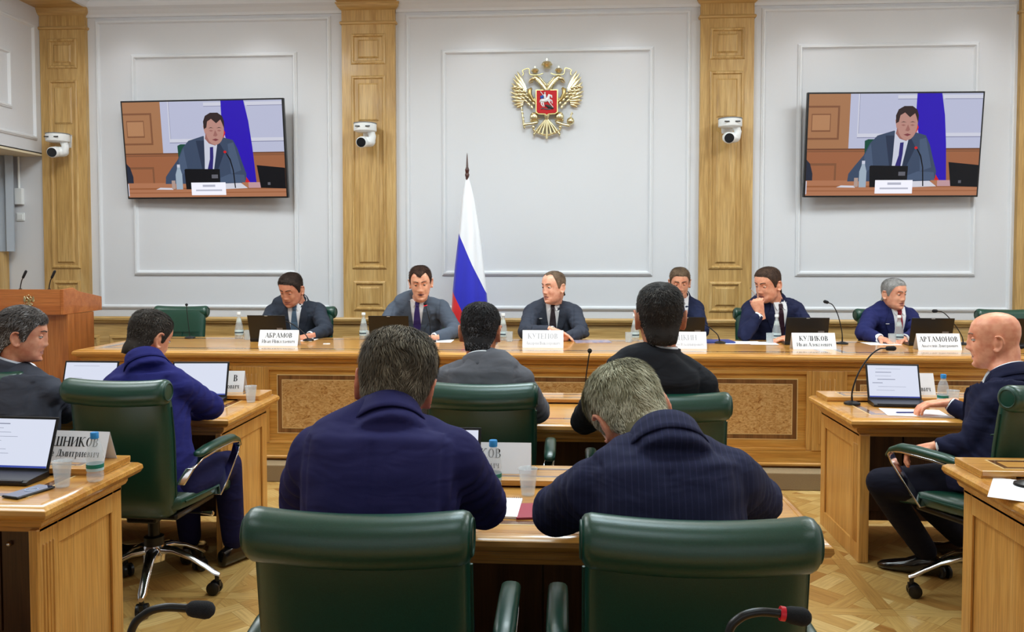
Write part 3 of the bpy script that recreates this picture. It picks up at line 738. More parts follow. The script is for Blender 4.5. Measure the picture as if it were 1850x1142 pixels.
def evalmesh(o, mods):
    for kind, kw in mods:
        m = o.modifiers.new(kind, kind)
        for a, v in kw.items(): setattr(m, a, v)
    dg = bpy.context.evaluated_depsgraph_get(); me = bpy.data.meshes.new_from_object(o.evaluated_get(dg), depsgraph=dg)
    o.modifiers.clear(); old = o.data; o.data = me; bpy.data.meshes.remove(old); return me
def getv(me):
    a = np.empty(len(me.vertices) * 3); me.vertices.foreach_get('co', a); return a.reshape(-1, 3)
_vt = np.random.RandomState(5).rand(32, 32, 32)
def vnoise(p):
    i = np.floor(p).astype(int); f = p - i; f = f * f * (3 - 2 * f); r = 0
    for a in (0, 1):
        for b in (0, 1):
            for c in (0, 1):
                w = (f[:, 0] if a else 1 - f[:, 0]) * (f[:, 1] if b else 1 - f[:, 1]) * (f[:, 2] if c else 1 - f[:, 2])
                r = r + w * _vt[(i[:, 0] + a) % 32, (i[:, 1] + b) % 32, (i[:, 2] + c) % 32]
    return r - 0.5
def remesh(b, name, mats, parent, vox, smooth_it=3, smooth_f=0.5):
    o = b.build(name, mats, parent)
    evalmesh(o, [('REMESH', dict(mode='VOXEL', voxel_size=vox)), ('SMOOTH', dict(iterations=smooth_it, factor=smooth_f))])
    me = o.data; me.materials.clear()
    for m in (mats if isinstance(mats, (list, tuple)) else [mats]): me.materials.append(m)
    me.polygons.foreach_set('use_smooth', [True] * len(me.polygons)); me.name = name
    return o
def cloth(name, rgb, stripes=False, rough=0.85):
    if name in MATS: return MATS[name]
    m = mat(name, rgb, rough, spec=0.2)
    v = coords(m, (7, 7, 16), rnd=True)
    n = nd(m, 'ShaderNodeTexNoise'); n.inputs['Scale'].default_value = 1; n.inputs['Detail'].default_value = 2; n.inputs['Distortion'].default_value = 0.6; lk(m, v, n.inputs['Vector'])
    v2 = coords(m, (900, 900, 900), rnd=False); n2 = nd(m, 'ShaderNodeTexNoise'); n2.inputs['Scale'].default_value = 1; lk(m, v2, n2.inputs['Vector'])
    b1 = nd(m, 'ShaderNodeBump'); b1.inputs['Strength'].default_value = 0.5; b1.inputs['Distance'].default_value = 0.02; lk(m, n.outputs['Fac'], b1.inputs['Height'])
    b2 = nd(m, 'ShaderNodeBump'); b2.inputs['Strength'].default_value = 0.35; b2.inputs['Distance'].default_value = 0.001; lk(m, n2.outputs['Fac'], b2.inputs['Height']); lk(m, b1.outputs[0], b2.inputs['Normal'])
    lk(m, b2.outputs[0], bsdf(m).inputs['Normal'])
    c = lin(rgb); r = nd(m, 'ShaderNodeMixRGB'); r.inputs[1].default_value = (*[q * 0.82 for q in c], 1); r.inputs[2].default_value = (*[min(1, q * 1.2) for q in c], 1)
    lk(m, n2.outputs['Fac'], r.inputs[0]); out = r.outputs[0]
    if stripes:
        tc = nd(m, 'ShaderNodeTexCoord'); w = nd(m, 'ShaderNodeTexWave'); w.bands_direction = 'X'; w.inputs['Scale'].default_value = 22; w.inputs['Distortion'].default_value = 0.3
        lk(m, tc.outputs['Object'], w.inputs['Vector']); rr = ramp(m, [(0.90, (0, 0, 0)), (1.0, (255, 255, 255))]); lk(m, w.outputs['Fac'], rr.inputs[0])
        ml = nd(m, 'ShaderNodeMath', operation='MULTIPLY'); ml.inputs[1].default_value = 0.22; lk(m, rr.outputs[0], ml.inputs[0])
        x = nd(m, 'ShaderNodeMixRGB'); x.inputs[2].default_value = (*[min(1, q * 3 + 0.02) for q in c], 1); lk(m, ml.outputs[0], x.inputs[0]); lk(m, out, x.inputs[1]); out = x.outputs[0]
    lk(m, out, bsdf(m).inputs['Base Color']); return m
def skin(name, rgb, rough=0.45):
    if name in MATS: return MATS[name]
    rgb = (min(250, int(rgb[0] * 1.07)), int(rgb[1] * 1.05), int(rgb[2] * .99)); m = mat(name, rgb, rough, sss=0.12, spec=0.4)
    v = coords(m, (28, 28, 28), rnd=True); n = nd(m, 'ShaderNodeTexNoise'); n.inputs['Scale'].default_value = 1; n.inputs['Detail'].default_value = 3; lk(m, v, n.inputs['Vector'])
    a = tuple(int(q * f) for q, f in zip(rgb, (0.95, 0.84, 0.82))); b = tuple(min(255, int(q * 1.03)) for q in rgb)
    r = ramp(m, [(0.3, a), (0.65, b)]); lk(m, n.outputs['Fac'], r.inputs[0]); lk(m, r.outputs[0], bsdf(m).inputs['Base Color']); return m
def hairmat(name, rgb, light):
    if name in MATS: return MATS[name]
    m = mat(name, rgb, 0.68, spec=0.18)
    at = nd(m, 'ShaderNodeAttribute'); at.attribute_name = 'tone'
    r = ramp(m, [(0.0, tuple(int(q * 0.6) for q in rgb)), (0.5, rgb), (1.0, light)]); lk(m, at.outputs['Fac'], r.inputs[0]); lk(m, r.outputs[0], bsdf(m).inputs['Base Color']); return m
# hairline height as a function of azimuth (degrees from the face)
HL_A = np.array([0, 25, 45, 58, 68, 76, 84, 98, 112, 130, 155, 180.])
HAIRLINE = {
    'full':   np.array([.078, .078, .070, .048, .020, -.014, -.016, .026, -.056, -.092, -.098, -.100]),
    'swept':  np.array([.066, .064, .062, .046, .020, -.018, -.022, .026, -.036, -.078, -.108, -.114]),
    'recede': np.array([.094, .104, .098, .070, .032, -.008, -.010, .026, -.030, -.060, -.074, -.078]),
    'peak':   np.array([.066, .088, .092, .060, .026, -.012, -.014, .026, -.030, -.060, -.078, -.082]),
}
def hair(root, Th, style, thick, m, seed, n=5000, length=.016, width=.0011, fat=1.0, lift=0.35, grey=0.5, sidegrey=0.0, crown=(0.0, -0.045), wave=0.0, name='hair'):
    rs = np.random.RandomState(seed)
    na, nt = 72, 22
    ph = np.linspace(-pi, pi, na, endpoint=False)
    hl = np.interp(np.degrees(np.abs(ph)), HL_A, HAIRLINE[style])
    def surf(p, t, off):
        h = np.interp(np.degrees(np.abs(p)), HL_A, HAIRLINE[style]); z = h + (.1188 - h) * np.sin(t * pi / 2) ** 0.9
        x, y = headsurf(p, z, fat)
        wz = np.clip((-.030 - z) / .03, 0, 1) * np.clip((-np.cos(p) - .15) / .3, 0, 1); rn_ = .064 * sqrt(fat)
        x = x * (1 - wz) + wz * rn_ * 1.0 * np.sin(p); y = y * (1 - wz) + wz * np.minimum(y, -.033 + rn_ * np.cos(p)); c = np.stack([x, y, z], -1)
        ctr = np.stack([x * 0.25, y * 0.3 - 0.005, np.clip(z, -.1, .03)], -1)
        nn = c - ctr; nn /= np.linalg.norm(nn, axis=-1, keepdims=True)
        return c + nn * np.asarray(off)[..., None], nn
    tt = np.linspace(0, 1, nt); P, T_ = np.meshgrid(ph, tt, indexing='xy')
    pf = P.ravel(); tf = T_.ravel()
    topk = 0.55 + 0.45 * np.clip(tf * 1.6, 0, 1)
    th = thick * topk * np.clip(0.30 + tf * 4, 0, 1)
    c0, _ = surf(pf, tf, th)
    c0 += (vnoise(c0 * 60 + seed)[:, None]) * np.array([[.004, .004, .004]]) * (thick / .012)
    cin, _ = surf(pf[:na], tf[:na], np.full(na, -.004))
    allv = [tuple(q) for q in cin] + [tuple(q) for q in c0]
    fs = []
    for i in range(nt):
        for j in range(na):
            k = (j + 1) % na; fs.append((i * na + j, i * na + k, (i + 1) * na + k, (i + 1) * na + j))
    fs.append(tuple(nt * na + j for j in range(na)))
    nsh = len(allv); tone = list(np.clip(0.42 + 0.5 * vnoise(np.array(allv) * np.array([[55, 55, 22]]) + 3) + (grey - .5) * .5, 0, 1))
    # strands
    sp = rs.uniform(-pi, pi, n); st = np.clip(rs.uniform(0.0, 1.0, n) ** 0.85, 0.0, .985)
    topk = 0.55 + 0.45 * np.clip(st * 1.6, 0, 1)
    base, nn = surf(sp, st, thick * topk * np.clip(0.30 + st * 4, 0, 1) - .001)
    wh = np.array([crown[0], crown[1], .11]); rad = base - wh; rad /= np.linalg.norm(rad, axis=1, keepdims=True) + 1e-6
    d = rad - nn * np.sum(rad * nn, 1, keepdims=True)
    sw = vnoise(base * 28 + seed * 3)[:, None] * np.cross(nn, d) * (1.6 + wave); d = d + sw + rs.normal(0, .16, d.shape); d -= nn * np.sum(d * nn, 1, keepdims=True)
    d /= np.linalg.norm(d, axis=1, keepdims=True) + 1e-6
    L = (length * (0.6 + 0.7 * rs.rand(n)) * np.clip(0.45 + st * 1.0, 0, 1.15))[:, None]
    lf = (lift * (0.5 + rs.rand(n)))[:, None]
    p1 = base + d * L * .5 + nn * L * lf * .45; p2 = base + d * L * .95 + nn * L * lf * .25
    sd = np.cross(nn, d); w = width * (0.7 + .6 * rs.rand(n))[:, None]
    V = np.stack([base - sd * w * 1.3, base + sd * w * 1.3, p1 - sd * w, p1 + sd * w, p2], 1).reshape(-1, 3)
    allv += [tuple(q) for q in V]
    for i in range(n):
        o = nsh + 5 * i; fs.append((o, o + 1, o + 3, o + 2)); fs.append((o + 2, o + 3, o + 4))
    cl = vnoise(base * 45 + seed); side = np.clip((-(base[:, 2]) + .04) * 12, 0, 1)
    tn = np.clip(grey + rs.normal(0, .13, n) + cl * .55 + side * sidegrey, 0, 1); tone += list(np.repeat(tn, 5))
    me = bpy.data.meshes.new(name); me.from_pydata([tuple(Th @ Vector(q)) for q in allv], [], fs); me.materials.append(m)
    me.attributes.new('tone', 'FLOAT', 'POINT').data.foreach_set('value', [float(q) for q in tone])
    me.polygons.foreach_set('use_smooth', [True] * len(me.polygons))
    o = bpy.data.objects.new(name, me); COL.objects.link(o); o.parent = root
    return o
def patch(rows, bvh, T, off, th=.003, nx=7, back=.19, guess=None):
    """rows: (z, x0, x1) in frame T (x lateral, y forward, z up); projected from +y onto the surface"""
    top, bot = [], []
    yl = None
    for z, x0, x1 in rows:
        a, b_ = [], []
        for i in range(nx):
            x = x0 + (x1 - x0) * i / (nx - 1)
            o = T @ Vector((x, back, z)); d = (T.to_3x3() @ Vector((0, -1, 0))).normalized()
            h = bvh.ray_cast(o, d, 1.0)
            y = back - h[3] if h[0] is not None and back - h[3] < .16 else (yl if yl is not None else 0.1)
            yl = y
            a.append((x, y + off, z)); b_.append((x, y + off - th - .004, z))
        top.append(a); bot.append(b_)
    b = MB(); ny = len(rows)
    vs = [p for r in top for p in r] + [p for r in bot for p in r]; fs = []; N = nx * ny
    for i in range(ny - 1):
        for j in range(nx - 1):
            q = i * nx + j; fs.append((q, q + 1, q + nx + 1, q + nx)); fs.append((N + q, N + q + nx, N + q + nx + 1, N + q + 1))
    bd = [j for j in range(nx)] + [i * nx + nx - 1 for i in range(1, ny)] + [(ny - 1) * nx + j for j in range(nx - 2, -1, -1)] + [i * nx for i in range(ny - 2, 0, -1)]
    for k in range(len(bd)):
        a, c = bd[k], bd[(k + 1) % len(bd)]; fs.append((a, N + a, N + c, c))
    b.add(vs, fs, 0, T); return b
def spline(P, n=6):
    P = [Vector(p) for p in P]; Q = [P[0] * 2 - P[1]] + P + [P[-1] * 2 - P[-2]]; out = []
    for i in range(1, len(Q) - 2):
        for k in range(n):
            t = k / n; a, b, c, d = Q[i - 1], Q[i], Q[i + 1], Q[i + 2]
            out.append(0.5 * ((2 * b) + (c - a) * t + (2 * a - 5 * b + 4 * c - d) * t * t + (-a + 3 * b - 3 * c + d) * t ** 3))
    out.append(P[-1]); return out

def person(label, head, hs, look, neck, sh, el, wr, hip, knees, ankles, suit, skinc, hairspec, face_dir,
           hands=None, shirt=(236, 238, 242), tie=None, front=False, fat=1.0, girth=1.0, lips=(176, 112, 100), eyes_open=0.6, gaze=0, collar=True, pin=None,
           vox=.0048, stripes=False, lapel=None, brow=None, sleeve=1.0, trap=1.0, glasses=False, bulge=0.0, mouth=0.0, vdepth=0.36, nose=1.0):
    """all joints in world space; sh/el/wr/knees/ankles given as [person's left, person's right]"""
    base = Vector((hip.x, hip.y, 0.0 if hip.z < .62 else 0.118))
    root = thing('person', label, 'person', base, 0)
    W = Matrix.Translation(-base)
    g = lambda v: W @ Vector(v)
    head, neck, hip = g(head), g(neck), g(hip); sh = [g(v) for v in sh]; el = [g(v) for v in el]; wr = [g(v) for v in wr]; knees = [g(v) for v in knees]; ankles = [g(v) for v in ankles]
    Th = Matrix.Translation(head) @ eul(*look) @ Matrix.Scale(hs, 4)
    Mskin = skin('skin_%d_%d_%d' % skinc, skinc); Mlip = mat('lip_%d_%d_%d' % lips, lips, 0.45)
    fd = Vector((cos(R(face_dir)), sin(R(face_dir)), 0))   # chest direction
    chest = (sh[0] + sh[1]) / 2; lat = (sh[1] - sh[0]).normalized()      # towards person's right
    # ---- body
    b = MB(); hm = headmesh(fat, nose); b.add(hm.v, hm.f, 0, Th)
    nb = Th @ Vector((0, -.035, -.045)); nm = Th @ Vector((0, -.020, -.10))
    b.tube([Th @ Vector((0, -.03, -.02)), nb, nm.lerp(neck, .45), neck - fd * .005, chest + (hip - chest) * .15], [.055 * hs * sqrt(fat), .057 * hs * sqrt(fat), .057 * hs * fat, .058 * hs * fat, .06], 18)
    b.tube([neck - Vector((0, 0, .02)), chest + (hip - chest) * .18, chest + (hip - chest) * .5, hip], [.05, .09, .09, .10], 16)
    for i in (0, 1):
        shi = sh[i].lerp(chest, .16) - Vector((0, 0, .065)); b.capsule([chest.lerp(shi, .3) - Vector((0, 0, .03)), shi], [.05, .042], 12)
        fw = (wr[i] - el[i]).normalized()
        b.capsule([shi, el[i]], [.042, .034], 12); b.capsule([el[i], wr[i]], [.034, .024], 12)
        s_ = -1 if i else 1
        hd = hands[i] if hands else None
        if hd is None: hd = dict(d=fw + Vector((0, 0, -.05)), n=(0, 0, -1), curl=16)
        hand(b, wr[i], hd['d'], hd['n'], hd.get('side', s_ * 1), hd.get('curl', 20), hd.get('spread', 5), 1.04 * hs, hd.get('thumb', 38), hd.get('curls'))
        b.capsule([hip + lat * (-.09 if i == 0 else .09), knees[i], ankles[i]], [.07, .045, .032], 12)
    body = remesh(b, 'body', [Mskin, Mlip], root, vox * hs, 2, .5)
    me = body.data; v = getv(me)
    n0 = np.array(neck); ax = np.array(hip - neck); al = np.linalg.norm(ax); ax = ax / al
    tt_ = (v - n0) @ ax; pr = n0 + tt_[:, None] * ax; rv = v - pr; rr_ = np.linalg.norm(rv, axis=1); lat_ = np.abs((v - n0) @ np.array(lat))
    lim = .060 - .018 * np.clip(tt_ / .03, 0, 1); sel = (tt_ > 0) & (tt_ < .30) & (lat_ < .13) & (rr_ > lim) & (rr_ < .125) & ((v @ np.array([0, 0, 1.])) < neck.z + .01)
    v[sel] = pr[sel] + rv[sel] / rr_[sel][:, None] * lim[sel][:, None]
    me.vertices.foreach_set('co', v.ravel())
    iv = Th.inverted(); A = np.array(iv)[:3, :3]; tr = np.array(iv)[:3, 3]; hv = v @ A.T + tr
    nf = len(me.polygons); cen = np.empty(nf * 3); me.polygons.foreach_get('center', cen); cen = cen.reshape(-1, 3) @ A.T + tr
    mk = (np.abs(cen[:, 2] + .0685) < .0115 * (1 - (cen[:, 0] / .027) ** 2).clip(0)) & (np.abs(cen[:, 0]) < .026) & (cen[:, 1] > .06)
    me.polygons.foreach_set('material_index', mk.astype(int)); me.update()
    bvh_b = BVHTree.FromPolygons([tuple(q) for q in v], [tuple(p.vertices) for p in me.polygons])
    # eyes: eyeball with iris and lid
    for sx in (-1, 1):
        e = MB(); r_ = .0125; c = Vector((sx * .0315, .0745, .008))
        rg, sg = 16, 20; gz = R(gaze)
        axis = Vector((sin(R(gaze)), cos(R(gaze)), -.10)).normalized(); vs = []; fs = []; ms = []
        for i in range(rg + 1):
            for j in range(sg):
                t = pi * i / rg; p_ = 2 * pi * j / sg; vs.append(c + Vector((sin(t) * cos(p_), sin(t) * sin(p_), cos(t))) * r_)
        lidz = -.42 + .85 * eyes_open
        for i in range(rg):
            for j in range(sg):
                f = (i * sg + j, i * sg + (j + 1) % sg, (i + 1) * sg + (j + 1) % sg, (i + 1) * sg + j)
                m_ = (vs[f[0]] + vs[f[1]] + vs[f[2]] + vs[f[3]]) / 4 - c; m_.normalize()
                k = 0
                if m_.z > lidz + .13 or m_.z < -.50: k = 2
                elif m_.z > lidz: k = 3
                elif m_.dot(axis) > .84: k = 1
                fs.append(f); ms.append(k)
        o0 = len(e.v); e.v = [tuple(Th @ p) for p in vs]; e.f = fs; e.m = ms
        e.build('eye', [mat('eye_white', (225, 222, 218), .25), mat('iris', (58, 52, 46), .2), Mskin, mat('lash', (60, 42, 36), .7)], root, smooth=True, angle=0)
        bc = brow or tuple(int(q * .8) for q in (hairspec['rgb'] if hairspec else (120, 90, 70)))
        rows = []
        bb = MB(); pts = []; rad = []
        for t in np.linspace(0, 1, 7):
            x = sx * (.012 + .036 * t); z = .029 + .008 * sin(t * 2.2) - .003 * t
            o = Th @ Vector((x, .16, z)); d = (Th.to_3x3() @ Vector((0, -1, 0))).normalized(); h = bvh_b.ray_cast(o, d, .3)
            p_ = h[0] if h[0] is not None else Th @ Vector((x, .09, z)); pts.append(p_ - d * .0006); rad.append(hs * (.0032 - .0012 * t))
        bb.tube(pts, rad, 8); bb.build('eyebrow', mat('brow_%d_%d_%d' % bc, bc, .8), root, smooth=True)
    if front or not hairspec:
        pts = []
        for x in np.linspace(-.023, .023, 9):
            o = Th @ Vector((x, .16, -.0685 - abs(x) * .06)); d = (Th.to_3x3() @ Vector((0, -1, 0))).normalized(); h = bvh_b.ray_cast(o, d, .3)
            if h[0] is not None: pts.append(h[0] + d * .0006)
        if len(pts) > 3: MB().tube(pts, .0013 * hs, 6).build('lip_line', mat('lip_crease', (112, 56, 50), .6), root, smooth=True)
    if mouth:
        MB().ell((0, .0905, -.0688), (.013, .006, .0028 + .004 * mouth), 14, 8, T=Th).build('mouth_opening', mat('mouth_dark', (70, 30, 28), .6), root, smooth=True)
    if hairspec:
        hk = dict(hairspec); rgb = hk.pop('rgb'); lt = hk.pop('light'); hair(root, Th, hk.pop('style'), hk.pop('thick'), hairmat('hair_%d_%d_%d' % rgb, rgb, lt), hk.pop('seed'), fat=fat, **hk)
    if glasses:
        gb = MB()
        for sx in (-1, 1):
            gb.tube([(sx * (.032 + .022 * cos(t)), .103 - .006 * abs(cos(t)), .006 + .015 * sin(t)) for t in np.linspace(0, 2 * pi, 21)], .0010, 6, T=Th)
            gb.tube([(sx * .054, .097, .010), (sx * .080, .06, .010), (sx * .086, -.01, .006)], .0012, 6, T=Th)
        gb.tube([(-.010, .103, .009), (0, .107, .011), (.010, .103, .009)], .0011, 6, T=Th)
        gb.build('glasses', mat('thin_metal_rim', (110, 105, 100), .3, .8), root, smooth=True)
    # ---- jacket
    sw = (sh[1] - sh[0]).length / 2
    Msuit = cloth('suit_%d_%d_%d%s' % (*suit, 's' if stripes else ''), suit, stripes)
    b = MB()
    up0 = (chest - hip).normalized()
    mid = (hip + chest) / 2 - fd * (.035 * girth) + fd * bulge * .3
    sp_ = spline([hip - up0 * .10, hip, mid, chest, neck], 5)
    hl = fd.cross(Vector((0, 0, 1))).normalized()
    if hl.dot(lat) < 0: hl = -hl
    L = len(sp_); rings = []
    #        s     hw/sw  hd
    tabs = ((0.0, .92, .115), (.12, .96, .125), (.25, .93, .130), (.42, .92, .128), (.55, .96, .128), (.66, 1.02, .124), (.74, 1.03, .112), (.80, .93, .098), (.87, .68, .088), (.93, .47, .080), (.975, .36, .072))
    for s_, kw, kd in tabs:
        x = s_ * (L - 1); i = int(x); p = sp_[i].lerp(sp_[min(i + 1, L - 1)], x - i)
        t = (sp_[min(i + 1, L - 1)] - sp_[max(i - 1, 0)]).normalized()
        la = hl.lerp(lat, min(1, s_ * 1.3)).normalized(); la = (la - t * la.dot(t)).normalized(); fw = t.cross(la)
        if fw.dot(fd) < 0: fw = -fw
        if s_ < .7: kw *= 0.93 + .07 * girth
        off = fw * (.010 * girth if s_ < .6 else 0)
        belly = girth * (1 + (bulge if .1 < s_ < .6 else 0))
        rings.append([p + off + la * a * sw * kw * 1.0 + fw * c * (belly if s_ < .75 else 1) for a, c in [(q[0], q[1]) for q in selip(1.0, kd, 28, 2.5)]])
    b.loft(rings)
    for i in (0, 1):
        a_ = sh[i] - lat * (-1 if i == 0 else 1) * .045 - Vector((0, 0, .045)); fw = (wr[i] - el[i]).normalized(); ua = (el[i] - sh[i]).normalized()
        s0 = sh[i] - Vector((0, 0, .045)) - lat * (-1 if i == 0 else 1) * .02
        b.ell(s0 + Vector((0, 0, -.008)), (.072 * sleeve,) * 3, 18, 12)
        m1 = s0.lerp(el[i], .5)
        b.capsule([s0, m1, el[i] - ua * .01], [.070 * sleeve, .066 * sleeve, .058 * sleeve], 18)
        b.capsule([el[i] - ua * .012, el[i].lerp(wr[i], .45), wr[i] - fw * .035], [.057 * sleeve, .052 * sleeve, .042 * sleeve], 18)
        if i == 0: b.ell(neck - Vector((0, 0, .034)) - fd * .016, (.080 * fat, .078, .056), 18, 12)
        # trapezius slope
        b.capsule([neck - Vector((0, 0, .045)) + fd * -.012, neck.lerp(sh[i], .5) - Vector((0, 0, .046 - .010 * trap)), sh[i] - Vector((0, 0, .050))], [.068, .066 * trap, .060], 16)
    nt = (nm - neck).normalized(); nt = (Vector((0, 0, 1)) * .6 + nt * .5).normalized()
    la = lat; fw = nt.cross(la).normalized()
    if fw.dot(fd) < 0: fw = -fw
    la = fw.cross(nt).normalized()
    if la.dot(lat) < 0: la = -la
    def ring(r_, h, opening, tilt=0.0, n=34, dx=0.0, la=la.copy(), fw=fw.copy()):
        out = []
        for k in range(n):
            a = -pi / 2 - (pi - opening) + 2 * (pi - opening) * k / (n - 1) if opening else 2 * pi * k / n
            cx, sx_ = cos(a), sin(a)
            out.append(neck + la * r_ * 1.0 * cx + fw * (r_ * 1.02 * sx_ + dx) + nt * (h + tilt * sx_))
        return out
    rn = .060 * hs * fat
    b.loft([ring(rn + .040, -.075, 0, -.012), ring(rn + .030, -.045, 0, -.014), ring(rn + .021, -.015, 0, -.016), ring(rn + .017, .010, 0, -.018), ring(rn + .010, .012, 0, -.018)])
    jk = remesh(b, 'jacket', Msuit, root, .0085, 7, .6)
    me = jk.data; v = getv(me); nrm = np.empty(len(v) * 3); me.vertices.foreach_get('normal', nrm); nrm = nrm.reshape(-1, 3)
    hsh = (abs(hash(label)) if False else sum(map(ord, label))) % 17
    # drape: long soft folds plus tension folds around elbows and armpits
    amp = .006 * vnoise(v * np.array([[8, 8, 15]]) + hsh) - .010 * np.abs(vnoise(v * np.array([[10, 10, 24]]) + hsh * 2)) + .003
    rel = v - np.array(chest); uu = rel @ np.array(hl); ww = rel @ np.array(fd); hz = v[:, 2] - chest.z
    amp -= .005 * np.exp(-((np.abs(uu) - (sw - .022)) / .007) ** 2) * (hz > -.22) * (hz < .02)
    amp -= .0035 * np.exp(-(uu / .006) ** 2) * (ww < -.02) * (hz < .02)
    for i in (0, 1):
        for c_, am, sc_ in ((el[i], .013, .11), (sh[i] - Vector((0, 0, .16)) - lat * (-1 if i == 0 else 1) * .05, .011, .13)):
            dd = np.linalg.norm(v - np.array(c_), axis=1); ax = np.array((wr[i] - sh[i]).normalized())
            ph = (v - np.array(c_)) @ ax * 120 + 9 * vnoise(v * 11 + hsh); amp += am * np.exp(-(dd / sc_) ** 2) * np.sin(ph) * .55
    v = v + nrm * amp[:, None]
    # cut the jacket off at the wrists stays closed; sleeve ends are inside the cuffs
    me.vertices.foreach_set('co', v.ravel()); me.update()
    bv = BVHTree.FromPolygons([tuple(q) for q in v], [tuple(p.vertices) for p in me.polygons])
    Mshirt = mat('shirt_%d_%d_%d' % shirt, shirt, 0.7)
    # shirt cuffs
    for i in (0, 1):
        fw = (wr[i] - el[i]).normalized()
        c = MB(); c.tube([wr[i] - fw * .045, wr[i] - fw * .012, wr[i] - fw * .008], [.038 * sleeve, .0365 * sleeve, .031], 18)
        c.build('shirt_cuff', Mshirt, root, smooth=True)
    # shirt collar ring and jacket collar ring around the neck
    c = MB(); rr = [ring(rn + .008, -.03, .25, -.012), ring(rn + .004, .022, .30, -.016), ring(rn + .0045, .025, .30, -.016), ring(rn + .008, .022, .30, -.016), ring(rn + .012, -.004, .30, -.016)]
    c.loft(rr, closed=False, cap=False); sc_ = c.build('shirt_collar', Mshirt, root, smooth=True, angle=0)
    sd = sc_.modifiers.new('t', 'SOLIDIFY'); sd.thickness = .0015
    c = MB(); op = 1.15 if front else .95
    rr = [ring(rn + .012, .004, op, -.018), ring(rn + .014, .017, op, -.018), ring(rn + .019, .016, op, -.018), ring(rn + .024, -.004, op, -.017), ring(rn + .031, -.026, op, -.015), ring(rn + .036, -.040, op, -.013), ring(rn + .033, -.042, op, -.013)]
    c.loft(rr, closed=False, cap=False); jc = c.build('jacket_collar', Msuit, root, smooth=True, angle=0)
    sd = jc.modifiers.new('t', 'SOLIDIFY'); sd.thickness = .002
    # front panels
    upv = (neck - hip); upv = (Vector((0, 0, 1)) * .5 + upv.normalized() * .9).normalized()
    la2 = (lat - upv * lat.dot(upv)).normalized(); fw2 = upv.cross(la2)
    if fw2.dot(fd) < 0: fw2 = -fw2
    if la2.cross(fw2).dot(upv) < 0: pass
    T = frame3(neck + fw2 * 0.0, la2, fw2, upv)
    zt = .002
    n_ = 12; vw = .058
    def vx(z): return vw * max(0.0, 1 - (zt - z) / vdepth) ** .8 + .004
    zs = [zt - vdepth * k / n_ for k in range(n_ + 1)]
    patch([(z, -vx(z) - .012, vx(z) + .012) for z in zs], bv, T, .0055).build('shirt_front', Mshirt, root, smooth=True)
    for sx in (-1, 1):
        def lw(k): return (.016, .026, .044, .060, .066, .060, .052, .044, .036, .028, .020, .013, .008)[k]
        o_ = patch([(z, sx * (vx(z) - .001), sx * (vx(z) + lw(k))) for k, z in enumerate(zs)], bv, T, .0105, .006).build('lapel', cloth('lapel_%d_%d_%d' % suit, tuple(int(q * .93) for q in suit)), root, smooth=True, angle=50)
        # collar leaf of the shirt
        c = MB(); q = [(sx * .004, .004), (sx * .052, .016), (sx * .050, -.030), (sx * .030, -.052)]
        patch([(.010, sx * .008, sx * .056), (-.010, sx * .011, sx * .052), (-.028, sx * .017, sx * .047), (-.048, sx * .027, sx * .036)], bv, T, .015, .003, 4).build('collar_leaf', Mshirt, root, smooth=True, angle=50)
    if tie:
        Mt = cloth('tie_%d_%d_%d' % tie, tie, rough=.55)
        rows = [(-.004, -.016, .016), (-.020, -.019, .019), (-.040, -.012, .012)]
        patch(rows, bv, T, .019, .010, 6).build('tie_knot', Mt, root, smooth=True, angle=50)
        rows = [(z, -w_, w_) for z, w_ in ((-.036, .012), (-.06, .017), (-.10, .022), (-.16, .028), (-.22, .033), (-.28, .037), (-.345, .039))]
        patch(rows, bv, T, .0095, .003, 6).build('tie', Mt, root, smooth=True, angle=50)
    if pin:
        rows = [(-.115, .088, .112), (-.121, .088, .112)]; patch([(z, pin * x0, pin * x1) for z, x0, x1 in rows], bv, T, .0125, .002, 3).build('lapel_pin', mat('white_enamel', (235, 232, 232), .3), root)
    # ---- trousers and shoes
    Mtr = cloth('trousers_%d_%d_%d' % suit, tuple(int(q * .62) for q in suit))  # suit colour darkened to put the under-desk shade into the cloth
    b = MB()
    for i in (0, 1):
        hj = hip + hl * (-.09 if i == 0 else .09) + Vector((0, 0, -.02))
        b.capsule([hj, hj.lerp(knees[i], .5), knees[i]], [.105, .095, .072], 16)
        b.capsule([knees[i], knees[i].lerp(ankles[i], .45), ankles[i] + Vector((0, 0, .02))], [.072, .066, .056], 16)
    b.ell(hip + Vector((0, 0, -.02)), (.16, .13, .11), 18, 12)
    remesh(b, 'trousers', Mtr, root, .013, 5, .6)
    for i in (0, 1):
        sdv = (knees[i] - hip); sdv.z = 0; sdv.normalize(); sl = Vector((-sdv.y, sdv.x, 0)); fl = 0.0
        an = ankles[i]; Ts = frame3(Vector((an.x, an.y, fl)), sl, sdv, Vector((0, 0, 1)))
        rings = []
        for y, hw, h0, h1 in ((-.085, .012, .012, .05), (-.08, .030, .004, .085), (-.03, .037, .002, .105), (.03, .041, .002, .095), (.09, .046, .002, .066), (.15, .047, .002, .050), (.195, .036, .004, .038), (.215, .012, .010, .026)):
            rings.append([(a, y, (h0 + h1) / 2 + c) for a, c in selip(hw, (h1 - h0) / 2, 16, 2.4)])
        c = MB(); c.loft(rings, T=Ts); c.build('shoe', mat('polished_black_leather', (14, 13, 14), .18, coat=.6), root, smooth=True, angle=60)
    return root
def legs(hip, fdir, z0=0.0, spread=.12, reach=.44, foot=.05):
    d = Vector((cos(R(fdir)), sin(R(fdir)), 0)); s_ = Vector((-d.y, d.x, 0))   # s_: person's left
    k = [Vector((hip.x, hip.y, z0 + .52)) + d * reach + s_ * spread * q for q in (1, -1)]
    a = [Vector((hip.x, hip.y, z0 + .10)) + d * (reach + foot) + s_ * spread * q for q in (1, -1)]
    return k, a
def A(*t): return atY(*t)
